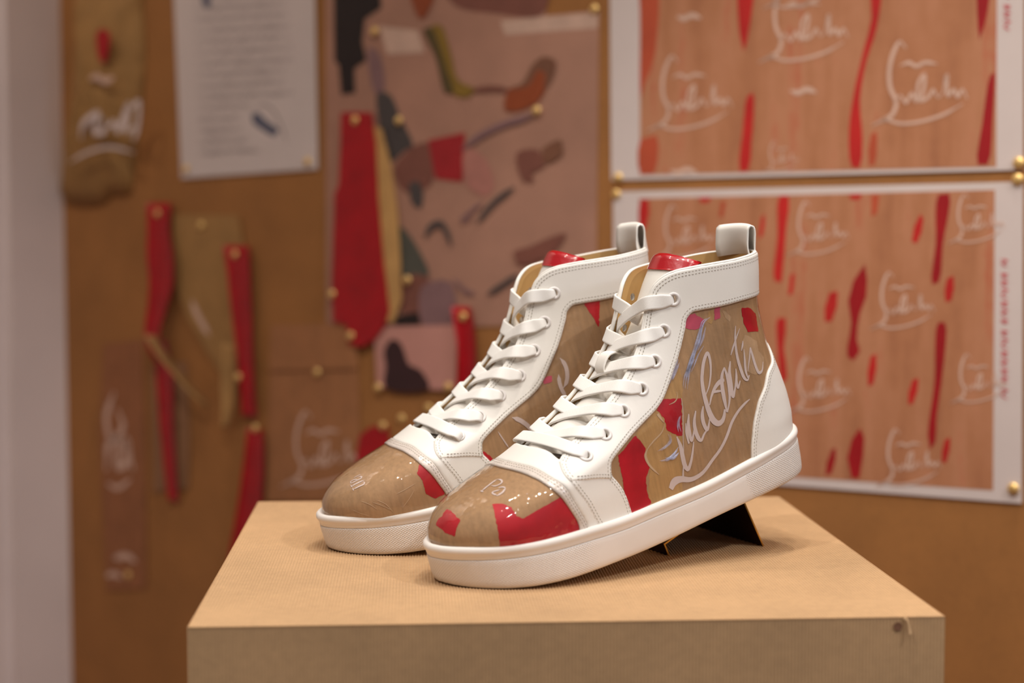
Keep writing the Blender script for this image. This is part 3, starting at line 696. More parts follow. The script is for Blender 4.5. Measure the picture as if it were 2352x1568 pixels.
    stitch_part('stitching', [(tl, SGN['tl'] * q, 1.95) for q in (2.4, 4.6)] + [(cl, SGN['cl'] * q, 1.95) for q in (1.7, 3.8)] + [(sm_, SGN['sm'] * q, 1.95) for q in (1.4, 3.4)] + [(fa, SGN['fa'] * q, 1.95) for q in (2.2, 4.4)], coll)
    stitch_part('stitching', [(w_r, SGN['wr'] * q, 1.45) for q in (1.6, 3.6)] + [(w_f, SGN['wf'] * q, 1.45) for q in (2.0, 4.2)], vamp)
    stitch_part('stitching', [(hl, SGN['hl'] * q, 1.75) for q in (1.8, 3.6)], heel)
    stitch_part('stitching', [(bu, SGN['bu'] * q, 1.55) for q in (1.2, 3.2)], band)
    # --- tongue with red patent top
    ton = add('tongue', tongue_mesh(82, 178), M_LEATHER, label='white leather tongue')
    add('tongue_top', tongue_mesh(176.6, 187.5, 1.1, 5.4, 25.4, 18, 21, True), M_PATENT, ton, 'glossy red patent tongue top')
    # --- eyelets
    Ve, Fe = torus(3.9, 1.25)
    for sd_ in (1, -1):
        for e in EYE:
            P, N = at_col(np.array([e[0] if sd_ > 0 else 2 - e[0]]), np.array([e[1]])); N = N[0]; P = P[0] + N * 1.9
            t1 = np.cross(N, [0, 0, 1.]); t1 /= np.linalg.norm(t1); t2 = np.cross(N, t1)
            V = np.array([P + t1 * v[0] + t2 * v[1] + N * v[2] for v in Ve]) * mm
            add('eyelet', (V, Fe), M_EYELET)
    # --- laces: a bar at the bottom, then crossing straps
    def lace(*a, **kw):
        V, F, uv = lace_strip(*a, **kw); o = add('lace', (V, F), M_LACE); set_uv(o, uv)
    lace(0, 0, vis, .4, under=False)
    for k in range(1, 7):                     # the strap from the side facing the camera lies on top
        lace(k, max(0, k - 1 + .05), -vis, -.8, under=2); lace(k, max(0, k - 1 - .08), vis, 1.0)
    if keeper:                                # lace keeper: a stitched leather loop on the tongue
        def cp(k, h, y=-5.):
            T_, _, d_ = throat_pt(k); return np.array([T_[0], y * vis, T_[2]]) + d_ * h, d_
        kp = [cp(4.0, -4.), cp(3.92, 2.2), cp(3.68, 5.4), cp(3.38, 5.4), cp(3.12, 3.0), cp(3.05, -4.)]
        A = catmull(np.concatenate([np.array([a for a, _ in kp]), np.array([b for _, b in kp]) * 5], 1), 1.2)
        V, F = sweep(A[:, :3], A[:, 3:], flat_prof(11.5, 1.5)); add('lace_keeper', (V * mm, F), M_LEATHER, ton, 'small white leather lace keeper')
    # --- pull tab: a strap folded into a loop at the heel
    hw = 19.0; zz = [(-3.4, 167), (-3.3, 174), (-3.0, 180), (-2.7, 185), (-2.0, 188.2), (-.4, 189.3), (1.4, 188.4), (2.2, 185), (2.2, 178), (1.2, 172), (.2, 168.5)]
    prof = catmull(np.array(zz, float), 1.2); n = len(prof); tn = np.gradient(prof, axis=0); tn /= np.linalg.norm(tn, axis=1, keepdims=True); nn = np.stack([-tn[:, 1], tn[:, 0]], 1)
    V = []; F = []; ys = np.linspace(-1, 1, 13)
    for ly in (0, 1):
        for i in range(n):
            for y in ys:
                o = nn[i] * (0 if ly == 0 else 1.5) - (0 if True else 0); rnd_ = .5 if abs(y) > .95 else 0
                V.append((prof[i, 0] + o[0] + (4.2 + 5.0 * (lambda q: q * q * (3 - 2 * q))(min(1, max(0, (189 - prof[i, 1]) / 22)))) * y * y, y * hw, prof[i, 1] + o[1] - .3 * y * y))
    k = len(ys); N1 = n * k
    for i in range(n - 1):
        for j in range(k - 1):
            q = (i * k + j, i * k + j + 1, (i + 1) * k + j + 1, (i + 1) * k + j); F += [q, tuple(N1 + x for x in q[::-1])]
        F += [(i * k, (i + 1) * k, N1 + (i + 1) * k, N1 + i * k), (i * k + k - 1, N1 + i * k + k - 1, N1 + (i + 1) * k + k - 1, (i + 1) * k + k - 1)]
    add('pull_tab', (np.array(V) * mm, F), M_LEATHER, label='white leather pull tab loop at the heel')
    # --- printed paper scraps and white lettering under the vinyl
    def host(where): return cap if where == 'toe' else quarters[vis]
    for where, mat, poly in prints['scraps']:
        V, F = scrap(pose, poly, .09 if 'kraft' in mat.name else .17)
        if len(F): add('paper_scrap', (V, F), mat, host(where))
    for where, nm, strokes in prints['strokes']:
        for w, pts in strokes: add(nm, ribbon_on(pose, pts, w), M_WPRINT if nm != 'torn_edge' else M_TEAR, host(where))
    # --- painted streaks in place of light reflected off the clear vinyl
    for px in prints.get('glints', []):
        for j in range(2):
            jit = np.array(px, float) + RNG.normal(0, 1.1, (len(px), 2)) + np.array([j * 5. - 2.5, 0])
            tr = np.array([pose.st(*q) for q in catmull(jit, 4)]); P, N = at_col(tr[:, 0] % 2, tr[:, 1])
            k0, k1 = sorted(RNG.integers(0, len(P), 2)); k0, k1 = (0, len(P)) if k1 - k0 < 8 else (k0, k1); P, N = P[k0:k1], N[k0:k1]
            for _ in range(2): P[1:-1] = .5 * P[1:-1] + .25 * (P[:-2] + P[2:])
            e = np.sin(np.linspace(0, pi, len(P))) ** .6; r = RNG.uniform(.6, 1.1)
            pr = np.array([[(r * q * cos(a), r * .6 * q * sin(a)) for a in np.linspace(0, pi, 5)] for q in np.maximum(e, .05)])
            V, F = sweep(P + N * .8, N, pr, caps=False); add('painted_glint', (V * mm, F), M_GLINT, host('side'))
    return root
# which way is inwards for each outline (sign of the offset), tested once on the form
SGN = {}
def _sgn(key, ol, sd, dist=3.):
    o = ol[(ol[:, 0] > .02) & (ol[:, 0] < .98)]; o = o[len(o) // 3: 2 * len(o) // 3 + 2]; P, N = on_form(o); B = np.cross(N, frames(P)); s = 0
    for i in range(0, len(P), 3):
        q = P[i] + B[i] * dist; dd = ((HALF - q) ** 2).sum(2); j = np.unravel_index(np.argmin(dd), dd.shape); s += 1 if sd[j] > 0 else -1
    SGN[key] = 1 if s >= 0 else -1
_sgn('tl', tl, SD_A); _sgn('cl', cl, SD_A); _sgn('sm', sm_, SD_A); _sgn('fa', fa, SD_A); _sgn('wr', path(WING_R), SD_W); _sgn('wf', path(WING_F), SD_W); _sgn('hl', path(H_LINE), SD_H); _sgn('bu', path(BAND_U), SD_B, 1.8)

def c6(L): return [(950 + x / 3.92, 1000 + y / 3.92) for x, y in L]
def c4(L): return [(1400 + x / 3.136, 780 + y / 3.136) for x, y in L]
def c2(L): return [(1350 + x / 3.92, 480 + y / 3.92) for x, y in L]
def c5(L): return [(700 + x / 3.92, 980 + y / 3.92) for x, y in L]
def c1(L): return [(950 + x / 3.92, 480 + y / 3.92) for x, y in L]
def c3(L): return [(1000 + x / 3.92, 800 + y / 3.92) for x, y in L]
def cal(ox, oy, sc, L): return [(ox + x / sc, oy + y / sc, w / sc / 3.1) for x, y, w in L]
def cA(L): return cal(1380, 780, 4.704, L)
def cT(L): return cal(1560, 620, 6.532, L)
def cB(L): return [(770 + x / 22.4, 1070 + y / 22.4) for x, y in L]
def cC(L): return [(1085 + x / 16.8, 1080 + y / 16.8) for x, y in L]
M_KRAFT2 = m_kraft('pale_kraft_scrap', (194, 158, 122)); M_KRAFT3 = m_kraft('golden_kraft_scrap', (190, 148, 96))
def xT(L): return [(1560 + x / 6.532, 620 + y / 6.532) for x, y in L]
def xA(L): return [(1380 + x / 4.704, 780 + y / 4.704) for x, y in L]
near_prints = dict(
    glints=[xT([(430, 690), (350, 760), (310, 900), (270, 1050), (215, 1200), (160, 1380), (100, 1560)]), xT([(390, 740), (345, 880), (330, 1020), (260, 1170), (200, 1330)]), xT([(350, 1110), (280, 1230), (200, 1400), (150, 1530)]),
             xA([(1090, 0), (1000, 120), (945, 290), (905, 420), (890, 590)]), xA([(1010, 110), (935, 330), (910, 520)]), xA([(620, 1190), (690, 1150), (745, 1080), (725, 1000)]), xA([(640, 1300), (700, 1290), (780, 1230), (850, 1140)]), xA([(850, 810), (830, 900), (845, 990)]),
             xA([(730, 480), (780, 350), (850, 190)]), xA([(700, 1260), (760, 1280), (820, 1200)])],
    scraps=[('toe', M_REDSC, c6([(300, 650), (360, 690), (420, 750), (385, 830), (370, 900), (280, 860), (215, 800), (240, 720)])),
            ('toe', M_REDSC, c6([(700, 605), (800, 600), (880, 640), (930, 720), (990, 735), (1150, 640), (1330, 540), (1400, 610), (1450, 720), (1505, 840), (1300, 900), (1000, 965), (775, 1000), (765, 880), (740, 740), (720, 650)])),
            ('side', M_REDSC, c4([(185, 680), (260, 770), (250, 850), (290, 910), (260, 1000), (270, 1100), (305, 1175), (160, 1250), (110, 1130), (95, 1010), (60, 830)])),
            ('side', M_REDSC, c4([(360, 420), (515, 415), (525, 690), (480, 680), (410, 640), (395, 560), (340, 500)])),
            ('side', M_PINKSC, c2([(895, 950), (960, 930), (1050, 990), (1030, 1050), (960, 1080), (870, 1060)])),
            ('side', M_REDSC, c2([(1380, 880), (1450, 880), (1510, 930), (1535, 1090), (1440, 1100), (1400, 1000)])),
            ('side', M_KRAFT3, [(1380 + x / 4.704, 780 + y / 4.704) for x, y in [(850, 300), (882, 420), (884, 760), (888, 1250), (872, 1720), (560, 1900), (500, 1800), (530, 1400), (440, 1160), (380, 1000), (600, 740), (690, 600), (760, 440), (800, 300)]]),
            ('side', M_KRAFT2, [(1560 + x / 6.532, 620 + y / 6.532) for x, y in [(985, 945), (1085, 1000), (1165, 1060), (1185, 1200), (1270, 1290), (1265, 1480), (1130, 1560), (1000, 1500), (960, 1250), (945, 1050)]]),
            ('side', M_KRAFT2, [(1560 + x / 6.532, 620 + y / 6.532) for x, y in [(640, 570), (700, 620), (775, 690), (755, 770), (690, 700)]]),
            ('side', M_KRAFT3, [(1560 + x / 6.532, 620 + y / 6.532) for x, y in [(440, 600), (545, 570), (520, 700), (485, 800), (420, 765)]]),
            ('side', M_PINKSC, c2([(1140, 880), (1190, 870), (1190, 970), (1140, 990)]))],
    strokes=[('side', 'letter', [(1, q) for q in (
        cA([(1128, 590, 10), (1165, 490, 18), (1184, 340, 24), (1175, 200, 30), (1148, 128, 34), (1118, 190, 38), (1096, 310, 40), (1090, 430, 42), (1106, 550, 48), (1136, 670, 54), (1172, 780, 62), (1218, 865, 68), (1265, 895, 60), (1308, 868, 50), (1330, 805, 38), (1336, 740, 24)]),
        cA([(1172, 695, 14), (1196, 585, 28), (1240, 490, 42), (1290, 436, 46), (1330, 424, 30)]), cA([(1205, 560, 18), (1250, 545, 28), (1296, 542, 18)]),
        cA([(1330, 288, 16), (1306, 370, 36), (1306, 480, 46), (1328, 620, 46), (1360, 770, 18)]), cA([(1330, 288, 16), (1364, 390, 40), (1386, 520, 42), (1386, 650, 26), (1364, 772, 14)]),
        cA([(1395, 220, 14), (1386, 330, 36), (1400, 450, 44), (1426, 606, 34), (1446, 520, 22), (1462, 400, 30), (1455, 300, 10)]), cA([(1462, 400, 18), (1478, 510, 26), (1502, 430, 14)]),
        cT([(840, 820, 10), (834, 950, 26), (840, 1100, 36), (865, 1280, 46), (915, 1460, 52), (975, 1610, 46), (1020, 1640, 30), (1044, 1560, 20)]), cT([(902, 860, 8), (852, 1000, 22), (792, 1180, 28), (770, 1262, 10)]),
        cT([(952, 1048, 16), (946, 1110, 32), (928, 1196, 12)]), cT([(966, 1170, 10), (978, 1340, 36), (994, 1500, 38), (1024, 1600, 20)]), cT([(1060, 1150, 26), (1052, 1280, 26), (1036, 1400, 18), (1028, 1500, 10)]),
        cT([(1060, 1146, 26), (1098, 1280, 46), (1140, 1420, 48), (1196, 1530, 46), (1236, 1500, 34), (1252, 1360, 12)]),
        cA([(916, 890, 12), (922, 990, 32), (948, 1110, 20)]), cA([(946, 790, 14), (942, 900, 38), (956, 1000, 42), (978, 1080, 32), (1002, 980, 20), (1022, 756, 14)]),
        cA([(1022, 756, 16), (1006, 880, 38), (1022, 980, 46), (1052, 1055, 46), (1078, 1080, 32), (1112, 1010, 24), (1162, 936, 10)]), cA([(1102, 706, 14), (1092, 800, 42), (1110, 900, 46), (1146, 962, 38), (1166, 890, 22), (1176, 790, 10)]),
        cA([(816, 1036, 14), (858, 1140, 46), (880, 1250, 54), (906, 1350, 52), (936, 1392, 42), (962, 1335, 36), (986, 1220, 26), (1000, 1090, 12)]),
        cA([(868, 620, 5), (884, 760, 8), (884, 1000, 8), (892, 1250, 10), (884, 1480, 24)]),
        cA([(752, 1600, 60), (792, 1520, 84), (862, 1494, 66), (965, 1498, 50), (1085, 1436, 42), (1200, 1290, 36), (1300, 1150, 34), (1362, 1020, 34), (1412, 880, 34), (1482, 760, 30), (1560, 670, 24), (1606, 630, 8)]))]),
        ('side', 'torn_edge', [(1, cA([(690, 880, 4), (660, 980, 12), (560, 1090, 16), (500, 1170, 12), (478, 1240, 30), (520, 1340, 26), (570, 1395, 20), (625, 1445, 6)])), (1, cA([(610, 790, 30), (645, 840, 24), (678, 880, 8)])), (1, cA([(735, 690, 4), (800, 655, 12), (826, 600, 8), (815, 550, 4)]))]),
        ('toe', 'letter', [
        (1.7, cC([(940, 300), (650, 500), (350, 760)])), (1.3, cC([(930, 305), (1080, 320), (1150, 370), (1120, 450), (1000, 520), (860, 570), (720, 545)])), (1.2, cC([(280, 740), (420, 790)])),
        (1.7, cC([(1270, 640), (1180, 790), (940, 950)])), (1.3, cC([(1000, 650), (1100, 610), (1200, 600), (1275, 650)])), (1.3, cC([(960, 930), (780, 860), (730, 830), (820, 770), (930, 750), (1080, 705)])), (1.6, cC([(2080, 880), (2130, 860)]))])])
def far_creases(): return [c5(L) for L in ([(600, 670), (690, 700), (790, 745)], [(420, 735), (500, 770), (585, 795)], [(640, 650), (730, 690), (800, 765)], [(880, 720), (940, 640), (985, 560)], [(820, 600), (900, 560), (1000, 500)], [(500, 660), (580, 690), (660, 740)], [(900, 480), (960, 520), (1030, 540)], [(300, 560), (360, 590), (440, 600)])]
far_prints = dict(
    scraps=[('toe', M_REDSC, c5([(1040, 300), (1130, 340), (1190, 430), (1230, 520), (1262, 600), (1180, 640), (1090, 600), (1060, 480), (1010, 410)])),
            ('side', M_REDSC, c1([(1515, 820), (1675, 815), (1668, 1060), (1610, 960)])),
            ('side', M_PINKSC, c3([(960, 290), (1000, 250), (1050, 235), (1050, 290), (980, 320)])),
            ('side', M_REDSC, c3([(420, 900), (530, 1000), (490, 1090), (450, 1020)]))],
    strokes=[('toe', 'torn_edge', [(.4, L) for L in far_creases()[:6]]), ('side', 'letter', [
        (3.2, c3([(1120, 80), (1160, 130), (1185, 210), (1178, 300), (1150, 350)])), (3.0, c3([(1108, 230), (1118, 310), (1150, 390), (1180, 430)])),
        (3.4, c3([(690, 615), (760, 640), (830, 690), (890, 755)])), (1.0, c3([(560, 740), (600, 800), (660, 890)]))]),
        ('toe', 'letter', [
        (1.25, cB([(930, 1170), (1120, 1080), (1300, 990), (1480, 915), (1555, 840), (1520, 780), (1440, 785)])), (1.0, cB([(895, 1100), (965, 1240)])),
        (1.25, cB([(850, 1010), (1050, 900), (1280, 790), (1430, 715), (1500, 705)])), (1.0, cB([(805, 955), (885, 1065)])),
        (1.2, cB([(780, 910), (860, 845), (1050, 750), (1280, 640), (1400, 560), (1380, 495), (1280, 500), (1160, 570)])), (1.0, cB([(1150, 690), (1040, 655), (900, 700), (745, 825), (850, 850)])),
        (.9, cB([(1320, 395), (1150, 480), (960, 590)]))])])
build_shoe(NEAR, 'white high-top sneaker nearest the camera with red scraps on its clear toe', near_prints, True)
build_shoe(FAR, 'white high-top sneaker standing behind, its toe cap mostly plain brown', far_prints)

# ------------------------------------------------------------------ bent brass heel stands
def heel_stand():
    al = radians(22.5); o = empty('heel_stand', (.3201, .1998, 0)); o.rotation_euler = (0, 0, al)     # x towards the heel, y away from the camera
    pts = np.array([(0, -.0006), (-.0042, .0088), (.0610, .0440), (.0838, -.0006)]); dep = .112; th = .0011
    d = np.diff(pts, axis=0); d /= np.linalg.norm(d, axis=1, keepdims=True); nrm = np.stack([d[:, 1], -d[:, 0]], 1)
    off = []
    for i in range(len(pts)):
        if i in (0, len(pts) - 1): off.append(nrm[min(i, 2)])
        else: m = nrm[i - 1] + nrm[i]; m /= np.linalg.norm(m); off.append(m / max(.35, m @ nrm[i]))
    inn = pts + np.array(off) * th
    for i, nm in enumerate(('front_lip', 'support_plate', 'rear_leg')):
        q = [pts[i], pts[i + 1], inn[i + 1], inn[i]]; vv = [(a[0], y, a[1]) for y in (0, dep) for a in q]
        F = [(0, 1, 2, 3), (7, 6, 5, 4), (0, 4, 5, 1), (1, 5, 6, 2), (2, 6, 7, 3), (3, 7, 4, 0)]
        pl = mesh_obj(nm, vv, F, M_BRONZE, o, False)
        ed = mesh_obj('polished_edge', [(a[0], y, a[1]) for y in (-.0006, 0) for a in q], F, M_BRASS, pl, False); ed['label'] = 'bright brass edge'
    tag(o, 'bent dark metal stand with bright brass edges propping up the sneaker heels', 'stand')
M_BRONZE = plain('dark_bronze', (74, 46, 30), .22, .85, var=.05)
heel_stand()

#WALLITEMS
# ------------------------------------------------------------------ papers, ribbons and tacks on the pin board
class Item:
    """a thing on the board: an origin on the wall, parts laid in (u, v, n) metres"""
    def __init__(s, name, label, cat, px, py, group=None):
        s.u, s.v = wp(px, py); s.name, s.label, s.cat, s.group = name, label, cat, group; s.root = None
    def loc(s, o):
        o.location = wpt(s.u, s.v); o.rotation_euler = (0, 0, WZ)
    def add(s, name, P, F, mat, label=None, smooth=False, parent=None):
        V = [(q[0] - s.u, -q[2], q[1] - s.v) for q in P]
        if s.root is None:
            o = mesh_obj(s.name, V, F, mat, None, smooth); s.loc(o); tag(o, s.label, s.cat, s.group); s.root = o
        else:
            o = mesh_obj(name, V, F, mat, parent or s.root, smooth)
            if label: o['label'] = label
        return o
    def sheet(s, name, px, mat, n, th=.0004, raw=False, bow=None, sm=0, label=None, parent=None):
        """flat sheet from a pixel outline at height n off the board, with thickness"""
        Q = np.array([wp(*q, n) for q in px]) if not raw else np.array(px, float)
        if sm: Q = catmull(Q, sm, True)
        k = len(Q); nn = np.full(k, n) if bow is None else np.array([n + bow(q) for q in Q])
        P = [(q[0], q[1], a) for q, a in zip(Q, nn)] + [(q[0], q[1], a - th) for q, a in zip(Q, nn)]
        F = [tuple(range(k)), tuple(range(2 * k - 1, k - 1, -1))] + [(i, i + k, (i + 1) % k + k, (i + 1) % k) for i in range(k)]
        return s.add(name, P, F, mat, label, False, parent)
    def strip(s, name, px, mat, th=.0005, k=7, curl=.0, label=None):
        """ribbon: px = [(x, y, width px, height off board mm)]"""
        A = np.array([(*wp(x, y, n * mm), n * mm, (wp(x + w / 2, y)[0] - wp(x - w / 2, y)[0])) for x, y, w, n in px]); A = catmull(A, .006)
        P = []; F = []; m = len(A)
        for ly in (0, 1):
            for a in A:
                for j in range(k):
                    t = -1 + 2 * j / (k - 1); P.append((a[0] + t * a[3] / 2, a[1] + .0, a[2] + curl * (t * t) - ly * th))
        N1 = m * k
        for i in range(m - 1):
            for j in range(k - 1):
                q = (i * k + j, i * k + j + 1, (i + 1) * k + j + 1, (i + 1) * k + j); F += [q[::-1], tuple(N1 + x for x in q)]
            F += [(i * k, (i + 1) * k, N1 + (i + 1) * k, N1 + i * k), (i * k + k - 1, N1 + i * k + k - 1, N1 + (i + 1) * k + k - 1, (i + 1) * k + k - 1)]
        for j in range(k - 1): F += [(j, j + 1, N1 + j + 1, N1 + j), (N1 - k + j, 2 * N1 - k + j, 2 * N1 - k + j + 1, N1 - k + j + 1)]
        return s.add(name, P, F, mat, label, True)
    def stroke(s, name, px, w, mat, n, raw=False, label=None, parent=None):
        """flat printed line; w in px at that place (or metres when raw)"""
        Q = catmull(np.array([wp(*q, n) for q in px] if not raw else px, float), .002 if raw else .003)
        ww = w if raw else w * abs(wp(px[0][0], px[0][1])[1] - wp(px[0][0], px[0][1] + 1)[1])
        T = frames(Q); B = np.stack([-T[:, 1], T[:, 0]], 1); m = len(Q); e = np.clip(np.minimum(np.arange(m), np.arange(m)[::-1]) / max(1, m * .15), .4, 1)[:, None]
        L, R_ = Q - B * ww / 2 * e, Q + B * ww / 2 * e
        P = [(a[0], a[1], n) for q in zip(L, R_) for a in q]; F = [(2 * i, 2 * i + 2, 2 * i + 3, 2 * i + 1) for i in range(m - 1)]
        return s.add(name, P, F, mat, label, False, parent)
LOGO = [(9, [(74, 14), (62, 0), (48, 24), (40, 60), (42, 95), (54, 125), (46, 150), (22, 164), (4, 172)]),
        (6, [(4, 172), (30, 160), (60, 168), (100, 165), (150, 150), (190, 128)]),
        (7, [(62, 50), (80, 43), (95, 51), (112, 43), (138, 46)]),
        (7, [(50, 128), (62, 110), (74, 126), (86, 106), (96, 124), (100, 84), (112, 68), (110, 100), (104, 122), (122, 112), (130, 98), (140, 116), (150, 104)]),
        (7, [(150, 104), (158, 68), (160, 112), (172, 98), (180, 114), (190, 98), (200, 118)])]
def logo(it, x, y, sc, mat, n, shear=0.):
    """script wordmark, origin and scale in photo pixels; the strokes become flat print on that sheet"""
    for w, L in LOGO:
        it.stroke('script_stroke', [(x + (a + shear * (170 - b)) * sc, y + b * sc) for a, b in L], w * sc, mat, n)
def print_poly(it, name, pts, mat, n, sm=.012):
    Q = np.array([wp(*q, n) for q in pts]); Q = catmull(Q, sm, True) if sm else Q; k = len(Q)
    return it.add(name, [(q[0], q[1], n) for q in Q], [tuple(range(k))], mat)

# --- posters of printed kraft paper
M_DARKRED = plain('dark_red_print', (168, 12, 22), .6, var=.1, nscale=14)
M_ORANGE = plain('orange_red_print', (196, 84, 52), .65, var=.1, nscale=14)
def poster(label, outer, inner, streaks, logos, grp='large printed sheets'):
    it = Item('poster', label, 'poster', outer[0][0] + 450, outer[2][1], grp)
    it.sheet('sheet', outer, M_WPAPER, .0022, .0006)
    it.sheet('print_field', inner, M_KRAFTP, .0024, .0001, label='brown kraft print')
    for mat, pl in streaks: print_poly(it, 'red_streak', pl, mat, .0026)
    for x, y, sc in logos: logo(it, x, y, sc, M_SCRIPT, .0028)
    return it
R, DR, OR = M_REDP, M_DARKRED, M_ORANGE
pa = poster('upper white poster printed with kraft paper, red streaks and white script',
    [(1404, 414), (2350, 390), (2352, -120), (1400, -95)], [(1470, 402), (2288, 383), (2290, -120), (1470, -95)],
    [(OR, [(1474, -60), (1506, -60), (1503, 130), (1482, 190), (1472, 225), (1471, 60)]), (OR, [(1471, 320), (1508, 310), (1502, 398), (1471, 400)]),
     (R, [(1700, -60), (1728, -60), (1722, 60), (1708, 118), (1699, 80)]), (R, [(1716, 222), (1729, 212), (1726, 330), (1718, 392), (1700, 394), (1706, 300)]),
     (R, [(1998, -60), (2022, -60), (2015, 60), (1990, 140), (1975, 230), (1981, 320), (1974, 386), (1957, 384), (1950, 300), (1961, 215), (1985, 110), (2002, 40)]),
     (DR, [(2250, -60), (2274, -60), (2263, 50), (2250, 92), (2246, 60)]), (DR, [(2274, 175), (2282, 165), (2280, 280), (2268, 378), (2246, 378), (2256, 285)]),
     (OR, [(2000, 310), (2012, 300), (2008, 380), (1996, 380)])],
    [(1482, 128, 1.0), (1738, -38, 1.05), (1998, 95, 1.12), (1752, 322, .42), (1748, -118, .8)])
for x0, y0, l in ((1555, 38, 55), (1815, 208, 60), (1540, 392, 60)): pa.stroke('script_stroke', [(x0, y0), (x0 + l * .3, y0 + 5), (x0 + l * .6, y0 - 3), (x0 + l, y0 + 4)], 12, M_SCRIPT, .0028)
pb = poster('lower white poster behind the sneakers printed with kraft and red streaks',
    [(1412, 1084), (2347, 1156), (2350, 417), (1408, 440)], [(1470, 1072), (2281, 1126), (2285, 436), (1468, 456)],
    [(R, [(1790, 450), (1812, 450), (1806, 520), (1800, 600), (1795, 648), (1779, 645), (1786, 540)]), (R, [(1786, 730), (1805, 730), (1800, 800), (1808, 868), (1796, 880), (1787, 810)]),
     (DR, [(1986, 606), (1992, 640), (1990, 680), (1975, 720), (1968, 780), (1975, 806), (1960, 828), (1946, 818), (1955, 740), (1948, 690), (1960, 645)]),
     (DR, [(1975, 982), (1985, 1005), (1982, 1050), (1974, 1098), (1956, 1098), (1946, 1052), (1956, 1010)]),
     (DR, [(2156, 446), (2180, 444), (2166, 560), (2156, 648), (2141, 653), (2149, 560)]), (DR, [(2155, 740), (2170, 740), (2166, 850), (2151, 960), (2148, 1016), (2136, 1032), (2131, 1000), (2146, 880)]),
     (R, [(2113, 492), (2121, 500), (2106, 558), (2094, 555)]), (R, [(1905, 672), (1924, 668), (1910, 738), (1894, 738)]), (DR, [(1910, 1032), (1920, 1028), (1910, 1086), (1896, 1092)]),
     (R, [(2096, 872), (2110, 868), (2096, 928), (2086, 928)]), (R, [(1950, 447), (1980, 446), (1976, 457), (1955, 459)]), (OR, [(2002, 447), (2020, 447), (2014, 490), (2001, 498)]),
     (R, [(1471, 458), (1490, 458), (1485, 520), (1471, 540)]), (R, [(1604, 454), (1634, 453), (1628, 464), (1612, 466)]), (OR, [(1656, 462), (1668, 462), (1661, 498), (1651, 500)]),
     (R, [(2175, 640), (2190, 632), (2185, 690), (2172, 694)]), (R, [(1815, 632), (1825, 628), (1820, 675), (1810, 678)]), (R, [(1748, 500), (1756, 490), (1752, 540), (1742, 548)]),
     (R, [(2000, 818), (2012, 812), (2006, 880), (1994, 888)]), (R, [(2170, 1010), (2182, 1004), (2174, 1060), (2164, 1064)])],
    [(1806, 462, .72), (1995, 625, .76), (2175, 445, .66), (1806, 820, .74), (2010, 985, .76), (2180, 812, .66), (1500, 470, .72)])
# faint red caption running up the margins
def caption(it, x, y0, y1):
    y = y0; i = 0
    while y < y1:
        h = (16, 9, 13, 22, 11)[i % 5]; it.stroke('caption_mark', [(x - 8, y), (x + 9, y + 2), (x - 6, y + h * .6), (x + 8, y + h)], 4, M_CAP, .0026); y += h + (7 if i % 6 else 16); i += 1
M_CAP = plain('pale_red_caption', (216, 92, 98), .7)
caption(pb, 2306, 596, 910); caption(pa, 2312, -20, 66)

# --- handwritten letter
it = Item('letter_sheet', 'white handwritten letter with a small dark sketch, pinned above the ribbons', 'letter', 570, 390)
it.sheet('sheet', [(416, 410), (730, 388), (721, -90), (396, -80)], M_WPAPER, .003, .0006)
for i, y in enumerate(np.arange(-66, 345, 25.5)):
    x0, x1 = 444 + (y + 66) * .03, (668 if y < 230 else 566 if y < 320 else 600) + RNG.uniform(-18, 10)
    xs = np.arange(x0, x1, 4.2); L = []
    for k, x in enumerate(xs):
        if RNG.random() < .10: amp = 1.0
        else: amp = RNG.uniform(3, 8)
        L.append((x, y + 10 - (x - x0) * .055 + (amp if k % 2 else -amp)))
    it.stroke('handwriting_line', L, 2.7, M_INK, .0032)
print_poly(it, 'ink_sketch', [(578, 262), (590, 258), (612, 278), (640, 300), (632, 312), (600, 296), (580, 280)], M_BLUE, .0033, .006)
print_poly(it, 'ink_sketch', [(462, -20), (476, -20), (484, 14), (470, 16)], M_BLUE, .0033, .006)
it.stroke('ink_sketch', [(585, 250), (600, 240), (625, 250), (650, 300), (660, 330)], 3, M_INK, .0034)

# --- hanging kraft form at the far left
it = Item('kraft_bag', 'crumpled kraft paper bag form with white script hanging at far left', 'paper bag', 240, 460)
def bow(q): return .022 * max(0., 1 - abs(q[1] - wp(240, 250)[1]) / .5)
OUT = [(192, -60), (188, 60), (183, 150), (172, 260), (158, 360), (148, 440), (160, 462), (195, 470), (240, 466), (262, 446), (300, 440), (312, 380), (320, 300), (330, 220), (336, 120), (330, 20), (326, -60)]
Q = catmull(np.array([wp(*q) for q in OUT]), .01, True); c0 = Q.mean(0); P = []; F = []; m = len(Q); rings = 7
for r in range(rings + 1):
    s_ = 1 - r / (rings + 1) ; hgt = .006 + .034 * (1 - s_ ** 2.2)
    for q in Q: P.append((c0[0] + (q[0] - c0[0]) * s_, c0[1] + (q[1] - c0[1]) * (s_ if r else 1), hgt + RNG.normal(0, .0012)))
for r in range(rings):
    for i in range(m): j = (i + 1) % m; F.append((r * m + i, r * m + j, (r + 1) * m + j, (r + 1) * m + i))
F.append(tuple(rings * m + i for i in range(m)))
b0 = len(P); P += [(q[0], q[1], .0005) for q in Q]; F += [(b0 + i, b0 + (i + 1) % m, (i + 1) % m, i) for i in range(m)]
it.add('body', P, F, M_KRAFTW, smooth=True)
HB = .0435
print_poly(it, 'red_patch', [(222, 75), (236, 66), (252, 80), (248, 120), (238, 146), (226, 130)], M_RED, HB, .006)
it.stroke('script_stroke', [(206, 182), (222, 176), (240, 186), (262, 178)], 14, M_SCRIPT, HB)
